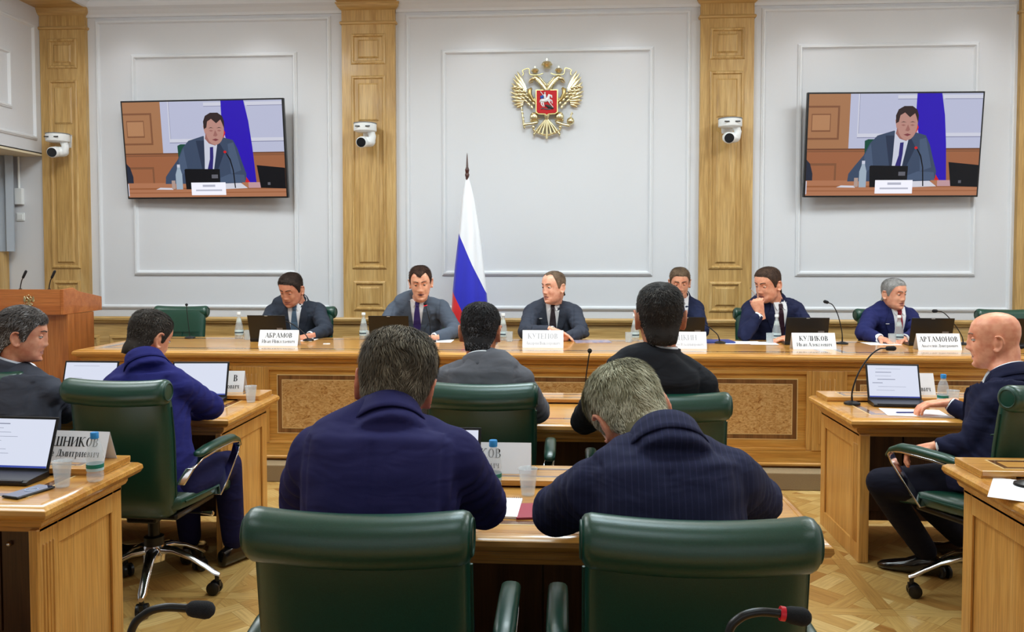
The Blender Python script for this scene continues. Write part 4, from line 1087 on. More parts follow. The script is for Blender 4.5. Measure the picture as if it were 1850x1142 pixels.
def hipat(px, Y, z): p = atY(px, 600, Y); return Vector((p.x, p.y, z))
HZP = .118 + .56
def front_man(**k):
    hip = k.pop('hip'); kn, an = legs(hip, -90, .118); return person(hip=hip, knees=kn, ankles=an, face_dir=k.pop('fdir', -90), front=True, **k)
def back_man(**k):
    hip = k.pop('hip'); kn, an = legs(hip, k.get('face_dir', 90), 0, reach=k.pop('reach', .40)); return person(hip=hip, knees=kn, ankles=an, face_dir=k.pop('face_dir', 90), **k)
flat = lambda d, **k: dict(dict(d=d, n=(0, 0, -1), curl=14, spread=5), **k)

# ---- head table, left to right
front_man(label='man in dark grey suit and blue-grey tie looking down, leftmost at the head table',
    head=A(526, 523, 6.84), hs=1.10, look=(166, 24, -3), neck=A(538, 547, 6.99), sh=[A(577, 551, 7.0), A(491, 553, 6.96)], el=[A(590, 598, 6.78), A(474, 600, 6.74)],
    wr=[A(558, 607, 6.58), A(505, 609, 6.56)], hip=hipat(536, 7.05, HZP), suit=(52, 58, 70), skinc=(203, 146, 124), tie=(84, 106, 128), fat=1.10, girth=1.15,
    hairspec=dict(style='full', thick=.010, seed=11, rgb=(48, 36, 30), light=(84, 66, 56), n=2600, width=.0018, length=.014), eyes_open=.12, pin=1,
    hands=[flat((-.8, -.4, -.15)), flat((.6, -.6, -.1))])
front_man(label='speaking man in blue-grey suit and violet tie at the microphone with the red ring',
    head=A(760, 511, 6.70), hs=1.08, look=(187, 15, 3), neck=A(757, 539, 6.88), sh=[A(800, 546, 6.9), A(711, 548, 6.9)], el=[A(824, 600, 6.72), A(690, 598, 6.68)],
    wr=[A(782, 610, 6.52), A(735, 610, 6.52)], hip=hipat(757, 7.05, HZP), suit=(86, 94, 108), skinc=(224, 172, 150), tie=(62, 48, 110), girth=1.05, mouth=.6,
    hairspec=dict(style='peak', thick=.011, seed=12, rgb=(62, 42, 34), light=(104, 76, 60), n=2600, width=.0018, length=.018), eyes_open=.5,
    hands=[flat((-.9, -.2, -.1)), flat((.8, -.4, -.1))])
front_man(label='man in charcoal suit with turned head and folded hands beneath the eagle',
    head=A(1000, 519, 6.88), hs=1.08, look=(136, 4, 0), neck=A(999, 547, 6.99), sh=[A(1040, 554, 7.0), A(957, 554, 7.0)], el=[A(1052, 602, 6.76), A(949, 601, 6.74)],
    wr=[A(1015, 612, 6.56), A(1001, 597, 6.58)], hip=hipat(999, 7.06, HZP), suit=(60, 64, 76), skinc=(226, 176, 158), tie=(58, 48, 54),
    hairspec=dict(style='recede', thick=.006, seed=13, rgb=(120, 98, 80), light=(164, 144, 122), n=2400, width=.0017, length=.010), eyes_open=.55, pin=1,
    hands=[flat((-1, 0, -.1)), dict(d=(.93, -.25, -.30), n=(.1, -.3, -1), curl=12, spread=7, side=-1)])
front_man(label='man in navy suit half hidden behind the black suited man in the second row',
    head=A(1228, 511, 6.98), hs=1.0, look=(176, 14, 0), neck=A(1230, 537, 7.08), sh=[A(1260, 546, 7.1), A(1188, 546, 7.1)], el=[A(1268, 600, 6.86), A(1180, 600, 6.86)],
    wr=[A(1240, 612, 6.62), A(1205, 612, 6.62)], hip=hipat(1228, 7.12, HZP), suit=(32, 38, 66), skinc=(214, 160, 138), tie=(50, 50, 80),
    hairspec=dict(style='full', thick=.010, seed=14, rgb=(98, 78, 60), light=(148, 124, 98), n=2200, width=.0017), eyes_open=.2)
front_man(label='man in navy suit resting his chin on his fist with a pen, dark maroon tie',
    head=A(1387, 514, 6.84), hs=1.13, look=(128, 14, -2), neck=A(1399, 544, 6.97), sh=[A(1441, 549, 7.0), A(1353, 547, 6.93)], el=[A(1462, 598, 6.82), A(1346, 605, 6.66)],
    wr=[A(1425, 610, 6.60), A(1374, 566, 6.66)], hip=hipat(1399, 7.06, HZP), suit=(32, 36, 66), skinc=(222, 166, 144), tie=(50, 26, 38), fat=1.14, girth=1.2,
    hairspec=dict(style='full', thick=.008, seed=15, rgb=(70, 52, 42), light=(112, 86, 70), n=2600, width=.0018, length=.012), eyes_open=.4,
    hands=[flat((-.9, -.3, -.1)), dict(d=(-.30, -.05, 1), n=(.45, .75, .2), curl=78, spread=0, side=1, thumb=20)])
front_man(label='grey haired man in navy suit and red tie at the head table',
    head=A(1615, 531, 6.90), hs=1.0, look=(207, 6, 1), neck=A(1609, 554, 7.0), sh=[A(1646, 561, 7.02), A(1571, 560, 6.96)], el=[A(1660, 603, 6.80), A(1558, 604, 6.76)],
    wr=[A(1632, 612, 6.60), A(1592, 612, 6.58)], hip=hipat(1607, 7.06, HZP), suit=(36, 40, 90), skinc=(214, 162, 142), tie=(150, 44, 56), fat=1.10, girth=1.15,
    hairspec=dict(style='full', thick=.009, seed=16, rgb=(150, 148, 146), light=(206, 204, 202), n=2600, width=.0017, length=.013), eyes_open=.35, pin=1, brow=(120, 110, 104))

# ---- front row, backs to the camera
back_man(label='man in plain navy jacket with thick grey-brown hair, seen from behind in the front row',
    head=A(714, 698, 2.09), hs=1.07, look=(10, 20, 9), neck=A(702, 764, 2.00), sh=[A(563, 792, 1.99), A(828, 795, 1.99)], el=[A(548, 912, 2.14), A(874, 915, 2.22)],
    wr=[A(640, 900, 2.48), A(815, 905, 2.48)], hip=hipat(680, 1.93, .54), suit=(42, 40, 88), skinc=(205, 132, 108), girth=1.25, trap=1.15,
    hairspec=dict(style='full', thick=.018, seed=21, rgb=(98, 86, 70), light=(186, 174, 150), n=26000, width=.0008, length=.026, lift=.35, grey=.42, sidegrey=.1, crown=(-.005, -.02), wave=.8), sleeve=1.1)
back_man(label='man in pinstriped navy jacket bowing his silver-blond head, in the front row',
    head=A(1140, 754, 2.20), hs=1.12, look=(14, 40, -17), neck=A(1202, 800, 2.00), sh=[A(1066, 850, 1.99), A(1330, 832, 1.99)], el=[A(1002, 925, 2.24), A(1368, 905, 2.2)],
    wr=[A(1075, 898, 2.50), A(1290, 890, 2.50)], hip=hipat(1235, 1.92, .54), suit=(36, 38, 66), stripes=True, skinc=(214, 150, 126), girth=1.2, trap=1.15,
    hairspec=dict(style='full', thick=.013, seed=22, rgb=(150, 143, 112), light=(236, 230, 200), n=26000, width=.0007, length=.022, lift=.3, grey=.6, sidegrey=.2, crown=(.0, -.045), wave=.2), sleeve=1.1)
# ---- second row centre
back_man(label='dark haired man in mid grey suit seen from behind at the centre second row desk',
    head=A(868, 600, 3.76), hs=1.04, look=(-3, 14, 0), neck=A(868, 654, 3.69), sh=[A(803, 668, 3.68), A(942, 668, 3.68)], el=[A(772, 745, 3.94), A(972, 745, 3.94)],
    wr=[A(815, 738, 4.25), A(925, 738, 4.25)], hip=hipat(868, 3.74, .54), suit=(96, 96, 102), skinc=(186, 124, 98), girth=1.1,
    hairspec=dict(style='full', thick=.011, seed=23, rgb=(40, 36, 36), light=(112, 110, 112), n=9000, width=.0014, length=.015, grey=.35, sidegrey=.25))
back_man(label='dark haired man in black suit with white collar, seen from behind in the second row',
    head=A(1192, 574, 3.38), hs=1.11, look=(0, 4, 0), neck=A(1190, 633, 3.36), sh=[A(1092, 672, 3.34), A(1270, 672, 3.34)], el=[A(1054, 762, 3.72), A(1286, 762, 3.66)],
    wr=[A(1100, 752, 4.12), A(1245, 752, 4.12)], hip=hipat(1190, 3.60, .54), suit=(30, 31, 36), skinc=(198, 138, 114), girth=1.15,
    hairspec=dict(style='full', thick=.009, seed=24, rgb=(52, 47, 44), light=(122, 116, 110), n=9000, width=.0013, length=.013, grey=.38, crown=(.0, -.055)))
# ---- second row left
back_man(label='man in royal blue suit leaning over the second row left desk, seen from behind',
    head=A(270, 610, 3.80), hs=1.05, look=(-24, 20, 4), neck=A(262, 652, 3.70), sh=[A(204, 682, 3.74), A(325, 680, 3.68)], el=[A(192, 752, 3.96), A(384, 736, 3.92)],
    wr=[A(245, 745, 4.26), A(330, 745, 4.22)], hip=hipat(283, 3.66, .54), suit=(36, 37, 104), skinc=(208, 150, 126), girth=1.15, face_dir=84,
    hairspec=dict(style='full', thick=.008, seed=25, rgb=(60, 52, 46), light=(120, 112, 104), n=8000, width=.0014, length=.013, grey=.4, sidegrey=.15))
back_man(label='grey haired man in dark grey suit in right profile at the far left desk',
    head=A(42, 606, 3.72), hs=1.0, look=(-66, 8, 3), neck=A(22, 656, 3.72), sh=[A(-46, 690, 3.80), A(88, 690, 3.66)], el=[A(-60, 760, 3.98), A(118, 742, 3.90)],
    wr=[A(10, 752, 4.22), A(112, 752, 4.16)], hip=hipat(25, 3.64, .54), suit=(66, 68, 78), skinc=(214, 158, 136), girth=1.15, face_dir=80, shirt=(226, 230, 240),
    hairspec=dict(style='swept', thick=.017, seed=26, rgb=(86, 78, 74), light=(178, 176, 176), n=10000, width=.0013, length=.024, grey=.42, sidegrey=.45, crown=(.0, .06)))
# ---- bald man at the right, sideways on his chair
hb = Vector((1.93, 3.83, .56))
person(label='bald man in navy suit sitting sideways, one hand on a sheet of paper',
    head=A(1797, 614, 3.98), hs=1.08, look=(62, 4, -2), neck=A(1822, 676, 3.90), sh=[A(1795, 708, 3.76), A(1850, 700, 4.08)], el=[A(1752, 806, 3.78), A(1790, 775, 4.22)],
    wr=[A(1690, 806, 3.86), A(1712, 728, 4.33)], nose=1.25, hip=hb, knees=[A(1592, 872, 4.02), A(1640, 868, 4.22)], ankles=[Vector((atY(1672, 985, 4.15).x, 4.15, .10)), Vector((atY(1735, 985, 4.36).x, 4.36, .10))],
    suit=(26, 28, 54), skinc=(222, 160, 136), face_dir=124, hairspec=None, brow=(150, 120, 104), fat=1.08, girth=1.25,
    hands=[dict(d=(-.9, .3, -.25), n=(-.2, -.2, -1), curl=35), dict(d=(-.98, .12, -.10), n=(-.15, 0, -1), curl=26, spread=5, side=-1, thumb=30)])
# ================================================================ PROPS
# ---- serif capitals drawn as strokes: L=(x0,y0,x1,y1,w)  E=(cx,cy,rx,ry,a0,a1,wthick)  S=(x,y) foot serif
TH, TN = .17, .055
def _i(x, w=TH): return [('L', x, 0, x, 1, w), ('S', x, 0), ('S', x, 1)]
GL = {
 'А': (.86, [('L', .14, 0, .43, 1, TN), ('L', .43, 1, .74, 0, TH), ('L', .24, .34, .64, .34, TN), ('S', .12, 0), ('S', .74, 0)]),
 'Б': (.72, _i(.16) + [('L', .16, .97, .60, .97, TN), ('L', .60, 1, .60, .80, TN), ('E', .34, .28, .26, .26, -90, 90, TH), ('L', .16, .54, .36, .54, TN), ('L', .16, .03, .36, .03, TN)]),
 'Р': (.70, _i(.16) + [('E', .34, .72, .24, .26, -90, 90, TH), ('L', .16, .97, .36, .97, TN), ('L', .16, .46, .36, .46, TN)]),
 'М': (1.02, [('L', .14, 0, .14, 1, TN), ('L', .14, 1, .50, .08, TH), ('L', .50, .08, .84, 1, TN), ('L', .86, 0, .86, 1, TH), ('S', .14, 0), ('S', .86, 0), ('S', .12, 1), ('S', .88, 1)]),
 'О': (.84, [('E', .42, .5, .33, .49, 0, 360, TH)]),
 'В': (.74, _i(.16) + [('E', .36, .75, .20, .23, -90, 90, TH), ('E', .36, .27, .26, .25, -90, 90, TH), ('L', .16, .97, .38, .97, TN), ('L', .16, .52, .38, .52, TN), ('L', .16, .03, .38, .03, TN)]),
 'К': (.80, _i(.16) + [('L', .20, .48, .56, .98, TN), ('L', .30, .58, .66, .02, TH), ('S', .62, 1), ('S', .70, 0)]),
 'У': (.78, [('L', .14, 1, .42, .36, TH), ('L', .66, 1, .34, .10, TN), ('L', .34, .10, .20, .04, TH), ('S', .14, 1), ('S', .66, 1)]),
 'Т': (.80, [('L', .40, 0, .40, 1, TH), ('S', .40, 0), ('L', .08, .97, .72, .97, TN), ('L', .08, 1, .08, .78, TN), ('L', .72, 1, .72, .78, TN)]),
 'Е': (.72, _i(.16) + [('L', .16, .97, .62, .97, TN), ('L', .62, 1, .62, .80, TN), ('L', .16, .51, .48, .51, TN), ('L', .48, .62, .48, .40, TN), ('L', .16, .03, .64, .03, TN), ('L', .64, 0, .64, .22, TN)]),
 'П': (.90, _i(.16) + _i(.72) + [('L', .16, .97, .72, .97, TN)]),
 'И': (.90, _i(.16) + _i(.72) + [('L', .18, .10, .70, .90, TN)]),
 'Н': (.90, _i(.16) + _i(.72) + [('L', .16, .51, .72, .51, TN)]),
 'Л': (.84, _i(.66) + [('L', .66, .97, .30, .97, TN), ('L', .32, 1, .16, .05, TN), ('L', .20, .05, .08, .05, TH), ('S', .34, 1)]),
 'Ц': (.92, _i(.16) + _i(.68) + [('L', .16, .03, .84, .03, TN), ('L', .84, .03, .84, -.2, TN)]),
 'Ш': (1.20, _i(.16) + _i(.58) + _i(1.00) + [('L', .16, .03, 1.0, .03, TN)]),
 'Я': (.76, _i(.58) + [('E', .38, .74, .22, .24, 90, 270, TH), ('L', .58, .97, .38, .97, TN), ('L', .58, .50, .38, .50, TN), ('L', .42, .50, .14, .02, TH), ('S', .12, 0)]),
}
def _low(g, dx=.76, dy=.68):
    adv, st = GL[g]; out = []
    for q in st:
        if q[0] == 'S': out.append(('S', q[1] * dx, q[2] * dy))
        elif q[0] == 'L': out.append(('L', q[1] * dx, q[2] * dy, q[3] * dx, q[4] * dy, q[5] * .8))
        else: out.append(('E', q[1] * dx, q[2] * dy, q[3] * dx, q[4] * dy, q[5], q[6], q[7] * .75))
    return (adv * dx, out)
for c_, u_ in zip('вкнимлот', 'ВКНИМЛОТ'): GL[c_] = _low(u_)
GL.update({' ': (.3, []),
 'Д': (.90, [('L', .66, .05, .66, 1, TH), ('L', .24, .05, .40, 1, TN), ('L', .38, .97, .72, .97, TN), ('L', .08, .05, .84, .05, TN), ('L', .10, .05, .10, -.18, TN), ('L', .82, .05, .82, -.18, TN)]),
 'а': (.60, [('L', .46, 0, .46, .50, .13), ('E', .27, .17, .17, .17, 0, 360, .08), ('E', .31, .48, .18, .19, 0, 160, .07)]),
 'е': (.58, [('E', .30, .34, .22, .34, 10, 325, .12), ('L', .14, .36, .50, .36, TN)]), 'с': (.56, [('E', .30, .34, .22, .34, 40, 320, .12)]),
 'р': (.66, [('L', .18, -.3, .18, .68, .13), ('S', .18, .66), ('E', .34, .34, .22, .33, -110, 110, .12)]),
 'ч': (.64, [('L', .48, 0, .48, .68, .13), ('L', .16, .68, .16, .40, .12), ('L', .16, .34, .48, .34, TN), ('S', .48, 0), ('S', .16, .66), ('S', .48, .66)]),
 'д': (.68, [('L', .48, .05, .48, .68, .13), ('L', .20, .05, .32, .68, TN), ('L', .30, .65, .52, .65, TN), ('L', .08, .05, .62, .05, TN), ('L', .10, .05, .10, -.12, TN), ('L', .60, .05, .60, -.12, TN)]),
 'ь': (.58, [('L', .16, 0, .16, .68, .13), ('S', .16, 0), ('S', .16, .66), ('E', .30, .20, .18, .20, -90, 90, .11), ('L', .16, .38, .32, .38, TN), ('L', .16, .02, .32, .02, TN)])})
GL['й'] = (GL['и'][0], GL['и'][1] + [('E', .33, .92, .12, .10, 180, 360, TN)])
def glyphs(b, text, h, x0, z0):
    x = x0; n = 0
    for ch in text:
        adv, st = GL[ch]
        for s_ in st:
            dy = -.0001 * (n % 5); n += 1
            if s_[0] == 'S': q = [(s_[1] - .13, s_[2] - (.055 if s_[2] else 0)), (s_[1] + .13, s_[2] - (.055 if s_[2] else 0)), (s_[1] + .13, s_[2] + (0 if s_[2] else .055)), (s_[1] - .13, s_[2] + (0 if s_[2] else .055))]; qs = [q]
            elif s_[0] == 'L':
                _, a, c, d, e, w = s_; dx, dz = d - a, e - c; l = math.hypot(dx, dz)
                if abs(dz) > abs(dx) * .25: qs = [[(a - w / 2, c), (a + w / 2, c), (d + w / 2, e), (d - w / 2, e)]]
                else: qs = [[(a, c - w / 2), (d, e - w / 2), (d, e + w / 2), (a, c + w / 2)]]
            else:
                _, cx, cy, rx, ry, a0, a1, w = s_; qs = []; N = 14
                for k in range(N):
                    t0, t1 = R(a0 + (a1 - a0) * k / N), R(a0 + (a1 - a0) * (k + 1) / N)
                    f = lambda t, o: (cx + (rx - (o * w * 1.0)) * cos(t), cy + (ry - o * TN) * sin(t))
                    qs.append([f(t0, 0), f(t1, 0), f(t1, 1), f(t0, 1)])
            for q in qs: b.add([(x + u * h, dy, z0 + v * h) for u, v in q], [(0, 1, 2, 3)])
        x += adv * h
    return x
def twidth(text, h): return sum(GL[c][0] for c in text) * h
def nameplate(loc, rz, w, h, upper, lower, label, align='c', ink=M_INK, ux=0):
    root = thing('name_plate', label, 'name plate', loc, rz, 'white folded name cards')
    d = .042; t = .0012
    b = MB(); b.loft([[(x, -d, 0), (x, 0, h), (x, d, 0), (x, d - 2 * t, 0), (x, 0, h - 4 * t), (x, -d + 2 * t, 0)] for x in (-w / 2, w / 2)], cap=False)
    b.build('card', mat('card_white', (246, 246, 250), .45), root)
    ang = atan2(d, h); T = Matrix.Translation((0, -d - .0006, 0)) @ Matrix.Rotation(-ang, 4, 'X')
    hh = h * .32; W = twidth(upper, hh) if upper else 0
    x0 = -W / 2 + ux if align == 'c' else w / 2 - W - .035
    if upper:
        b = MB(T); glyphs(b, upper, hh, x0, h * .54)
        b.build('lettering', ink, root)
    if lower:
        h2 = h * .235; W2 = twidth(lower, h2); k_ = min(1.0, w * .84 / W2); h2 *= k_; W2 *= k_; b = MB(T)
        glyphs(b, lower, h2, (-W2 / 2 + ux) if align == 'c' else w / 2 - W2 - .025, h * .19); b.build('lettering', ink, root)
    return root
M_GLARE = mat('glare_paled_ink', (184, 184, 192), .6)  # ink colour paled to imitate glare washing out the cards
ZT = .9001
def onT(px, Y, z=ZT): p = atY(px, 600, Y); return Vector((p.x, Y, z))
nameplate(onT(505, 6.12), 0, .30, .115, 'АБРАМОВ', 'Иван Николаевич', 'white name card in front of the leftmost man at the head table')
nameplate(onT(981, 6.10), 0, .30, .125, 'КУТЕПОВ', 'Андрей Викторович', 'pale overexposed name card before the man with folded hands', ink=M_GLARE)
nameplate(onT(1238, 6.10), 0, .30, .12, 'ЯЦКИН', 'Андрей Владимирович', 'glare-paled name card partly behind the head of the black suited man', ink=M_GLARE, ux=.0)
nameplate(onT(1469, 6.12), R(2), .31, .115, 'КУЛИКОВ', 'Иван Алексеевич', 'white name card to the right of the man with fist on chin')
nameplate(onT(1694, 6.12), R(3), .31, .115, 'АРТАМОНОВ', 'Анатолий Дмитриевич', 'white name card to the right of the man in red tie')
LZ_ = .7782
nameplate(Vector((atY(134, 800, 3.08).x, 3.08, LZ_)), R(-4), .30, .112, 'АШНИКОВ', 'е Дмитриевич', 'name card beside the near left laptop, behind the plastic bottle', align='r')
nameplate(Vector((atY(886, 800, 3.01).x, 3.01, LZ_)), 0, .30, .105, 'УКОВ', 'льевич', 'name card on the front centre desk behind the plastic bottle', align='c', ux=-.01)
nameplate(Vector((atY(397, 700, 4.72).x, 4.72, LZ_)), R(3), .30, .12, 'В', 'ович', 'name card on the second row left desk, half behind the laptop', align='r')
nameplate(Vector((atY(1640, 700, 4.87).x, 4.87, LZ_)), R(0), .28, .12, '', 'вич', 'name card on the second row right desk behind the open laptop', align='r')

# ---- laptops
M_SCR = mat('lit_screen_white', (10, 10, 12), .3, emit=.86, ecol=(228, 234, 252))
M_SCRB = mat('lit_screen_blue', (10, 10, 14), .3, emit=.7, ecol=(70, 90, 190))
M_SCRG = mat('lit_screen_grey', (10, 10, 12), .3, emit=.6, ecol=(130, 138, 168))
def laptop(loc, rz, label, on, w=.32, ang=18, lines=0):
    """local: sitter on the -y side, hinge at the origin"""
    root = thing('laptop', label, 'laptop', loc, rz, 'black laptops')
    b = MB(); b.loft([[(x, y, z) for y, z in ((-.115, .002), (.008, .002), (.008, .026), (-.10, .018), (-.115, .012))] for x in (-w / 2, w / 2)]); b.build('base', M_BLACK, root, bevel=.002)
    MB().box((-w / 2 + .02, -.114, .013), (w / 2 - .02, -.104, .0175)).build('front_lip', mat('keyboard_grey', (36, 36, 40), .6), root)
    T = Matrix.Translation((0, 0, .018)) @ Matrix.Rotation(-R(ang), 4, 'X')
    h = .205
    MB(T).box((-w / 2, -.003, 0), (w / 2, .004, h)).build('lid', M_BLACK, root, bevel=.003)
    if on:
        s_ = MB(T).box((-w / 2 + .010, -.0038, .016), (w / 2 - .010, -.0030, h - .010)).build('screen', M_SCR, root)
        MB(T).box((-w / 2 + .010, -.0042, .016), (w / 2 - .010, -.0037, .023)).build('taskbar', M_SCRB, s_)
        rr = random.Random(int(w * 1000) + lines)
        for k in range(lines):
            zz = h - .03 - k * (h - .065) / max(1, lines); a = -w / 2 + .03 + rr.random() * .03; ln = rr.uniform(.05, w * .55)
            MB(T).box((a, -.0042, zz), (a + ln, -.0037, zz + rr.choice((.0012, .0012, .003)))).build('text_line', M_SCRG, s_)
    else:
        MB(T).box((-w / 2 + .030, .0038, .075), (-w / 2 + .075, .0045, .100)).build('sticker', mat('grey_sticker', (120, 120, 124), .5), root)
        MB(T).box((-.012, .0038, h - .006), (.012, .0045, h - .003)).build('camera_label', M_WHITEP, root)
    return root
laptop(onT(486, 6.36), pi, 'black laptop seen from the back beside the leftmost bottle on the head table', False, .30)
laptop(onT(704, 6.36), pi + R(3), 'black laptop seen from the back, before the speaking man', False, .31)
laptop(onT(1238, 6.36), pi, 'black laptop seen from the back, before the half hidden man', False, .28)
laptop(onT(1456, 6.36), pi + R(-3), 'black laptop seen from the back, beside the fist-on-chin man', False, .31)
laptop(onT(1680, 6.36), pi + R(-4), 'black laptop seen from the back, beside the man in red tie', False, .30)
laptop(onT(1862, 6.36), pi + R(-4), 'black laptop at the right frame edge of the head table', False, .30)
DZ = .7512
def onD(px, Y, z=DZ): p = atY(px, 700, Y); return Vector((p.x, Y, z))
laptop(onD(358, 4.54), R(4), 'open laptop with blank white screen beside the royal blue jacket sleeve', True, .32, 16)
laptop(onD(158, 4.54), 0, 'open laptop with white screen between the grey suit and blue suit', True, .32, 16, 2)
laptop(onD(6, 2.92), R(-3), 'open laptop showing a web page on the near left desk', True, .34, 20, 9)
laptop(onD(1617, 4.69), R(-4), 'open laptop showing a document on the bald man\'s desk', True, .285, 18, 7)
laptop(onD(785, 2.82), 0, 'open laptop hidden behind the plain navy jacket, only its edge showing', True, .31, 20, 3)

# ---- bottles and drinking vessels
def glass_bottle(loc, label, root0=None):
    root = thing('glass_bottle', label, 'bottle', loc, 0, 'glass water bottles on the head table')
    b = MB(); b.lathe([(.030, 0), (.034, .004), (.034, .075), (.031, .095), (.020, .145), (.0135, .175), (.0125, .195), (.0145, .197), (.0145, .204)], 24); b.build('glass_body', M_GLASS, root, smooth=True, angle=50)
    b = MB(); b.lathe([(.0145, .194), (.0155, .195), (.0155, .213), (.014, .215)], 18); b.build('cap', M_WHITEP, root, smooth=True)
    b = MB(); b.lathe([(.0345, .030), (.0347, .031), (.0347, .070), (.0345, .071)], 24, cap=False); b.build('label', mat('pale_teal_label', (196, 214, 216), .5), root, smooth=True)
    b = MB(); b.lathe([(.0222, .130), (.0226, .131), (.0155, .163), (.0152, .164)], 18, cap=False); b.build('neck_label', mat('neck_label', (210, 218, 210), .5), root, smooth=True)
    b = MB(); b.lathe([(.0352, .044), (.0352, .054)], 24, cap=False); b.build('label_print', mat('label_print', (50, 70, 84), .5), root)
    return root
g0 = glass_bottle(onT(432, 6.62), 'glass water bottle left of the leftmost black laptop')
for px, Y, l in ((657, 6.62, 'glass water bottle just left of the laptop of the speaking man'), (909, 6.60, 'glass water bottle between the flag and the folded-hands man'), (1147, 6.60, 'glass water bottle left of the black suited man\'s head'),
                 (1403, 6.60, 'glass water bottle in front of the fist-on-chin man\'s tie'), (1624, 6.56, 'glass water bottle in front of the red tie')):
    dup(g0, onT(px, Y), 0, l)
def tumbler(loc, label):
    root = thing('glass_tumbler', label, 'glass', loc, 0, 'glass tumblers on the head table')
    b = MB(); b.lathe([(.001, 0), (.024, 0), (.027, .002), (.029, .078), (.0275, .078), (.0255, .006), (.001, .006)], 20, cap=False); b.build('glass_wall', M_GLASS, root, smooth=True, angle=50)
    return root
t0 = tumbler(onT(447, 6.50), 'small glass tumbler by the leftmost glass bottle')
for px, l in ((668, 'small glass tumbler by the bottle left of the speaking man'), (920, 'small glass tumbler by the bottle near the flag'), (1136, 'small glass tumbler by the bottle near the black suited man'), (1391, 'small glass tumbler left of the bottle before the fist-on-chin man'), (1612, 'small glass tumbler left of the bottle before the red tie')):
    dup(t0, onT(px, 6.50), 0, l)
def pet(loc, label):
    root = thing('plastic_bottle', label, 'bottle', loc, 0, 'plastic water bottles with blue caps')
    b = MB(); b.lathe([(.018, .002), (.025, 0), (.029, .006), (.029, .028), (.027, .032), (.029, .037), (.029, .060), (.027, .070), (.029, .080), (.028, .105), (.022, .128), (.013, .148), (.0115, .152), (.0115, .165)], 24); b.build('plastic_body', M_PET, root, smooth=True, angle=50)
    b = MB(); b.lathe([(.0125, .153), (.0145, .154), (.0145, .174), (.013, .176)], 18); b.build('cap', mat('blue_cap', (38, 132, 196), .4), root, smooth=True)
    b = MB(); b.lathe([(.0294, .038), (.0296, .039), (.0296, .062), (.0294, .063)], 24, cap=False); lb = b.build('label', mat('pale_blue_label', (190, 216, 222), .5), root, smooth=True)
    b = MB(); b.lathe([(.0298, .048), (.0299, .049), (.0299, .061), (.0298, .062)], 24, cap=False); b.build('label_band', mat('green_label_band', (20, 120, 100), .5), lb, smooth=True)
    return root
p0 = pet(onD(169, 2.89), 'plastic water bottle with blue cap on the near left desk')
dup(p0, onD(891, 2.85), 0, 'plastic water bottle with blue cap on the front centre desk')
dup(p0, onD(1704, 4.62), 0, 'plastic water bottle with blue cap on the bald man\'s desk')
def cup(loc, label):
    root = thing('plastic_cup', label, 'cup', loc, 0, 'clear disposable plastic cups')
    b = MB(); b.lathe([(.001, 0), (.021, 0), (.023, .002), (.032, .088), (.034, .090), (.034, .092), (.031, .090), (.0215, .004), (.001, .004)], 24, cap=False); b.build('cup_wall', M_PET, root, smooth=True, angle=50)
    return root
c0 = cup(onD(109, 2.80), 'clear plastic cup in front of the near left laptop')
for px, Y, l in ((453, 4.52, 'clear plastic cup on the second row left desk'), (954, 2.80, 'clear plastic cup on the front centre desk'), (1722, 4.60, 'clear plastic cup beside the bald man\'s bottle')): dup(c0, onD(px, Y), 0, l)
# ---- phone, papers, folders
ph = thing('smartphone', 'black smartphone lying on the near left desk before the laptop', 'phone', onD(48, 2.72), R(-16))
MB().box((-.037, -.075, 0), (.037, .075, .008)).build('case', M_BLACK, ph, bevel=.004)
MB().box((-.034, -.071, .0078), (.034, .071, .0086)).build('screen', mat('phone_glass', (40, 50, 84), .05, coat=1), ph)
MB().tube([(.020 * cos(t), .010 + .020 * sin(t), .0088) for t in np.linspace(0, 2 * pi, 25)], .0015, 6).build('ring_mark', mat('pale_ring', (180, 200, 230), .3), ph, smooth=True)
def sheet(name, loc, rz, w, h, label, cat='paper', m=M_PAPER, t=.0008, grp=None):
    o = MB().box((-w / 2, -h / 2, 0), (w / 2, h / 2, t)).build(name, m); o.location = loc; o.rotation_euler = (0, 0, rz); return tag(o, label, cat, grp)
sheet('paper_sheet', onD(1652, 4.42), R(-8), .30, .21, 'white sheet of paper under the hand of the bald man')
sheet('paper_sheet', onD(1857, 2.95), R(-30), .21, .30, 'white sheet of paper on the near right desk at the frame edge')
sheet('paper_sheet', onD(352, 4.36), R(5), .21, .26, 'white paper under the blue sleeve on the second row left desk')
sheet('paper_sheet', onT(770, 6.50), 0, .42, .22, 'white papers in front of the speaking man')
sheet('paper_sheet', onT(1340, 6.52), R(3), .30, .21, 'white papers left of the fist-on-chin man, beside the blue folder')
sheet('paper_sheet', onT(1378, 6.46, ZT + .002), R(-4), .21, .21, 'white paper under the elbow of the fist-on-chin man')
sheet('paper_sheet', onT(1592, 6.50), R(3), .24, .20, 'white paper in front of the man in red tie')
sheet('paper_sheet', onT(545, 6.52), 0, .22, .20, 'white paper under the hands of the leftmost man')
sheet('place_card', onT(590, 6.22), R(10), .05, .035, 'tiny white card lying right of the leftmost name card', 'card', t=.004)
sheet('magazine', onT(1070, 6.52), R(6), .28, .20, 'glossy colour magazine right of the folded hands', 'magazine', noisy('magazine_print', (196, 170, 170), (120, 120, 160), 22, .3, 0, 0), t=.004)
sheet('blue_folder', onT(1288, 6.55), R(4), .30, .20, 'blue folder lying left of the fist-on-chin man', 'folder', mat('blue_card', (44, 64, 140), .5), t=.012)
rf = thing('red_folder', 'dark red folder at the elbow of the bowed grey haired man', 'folder', onD(992, 2.62), R(8))
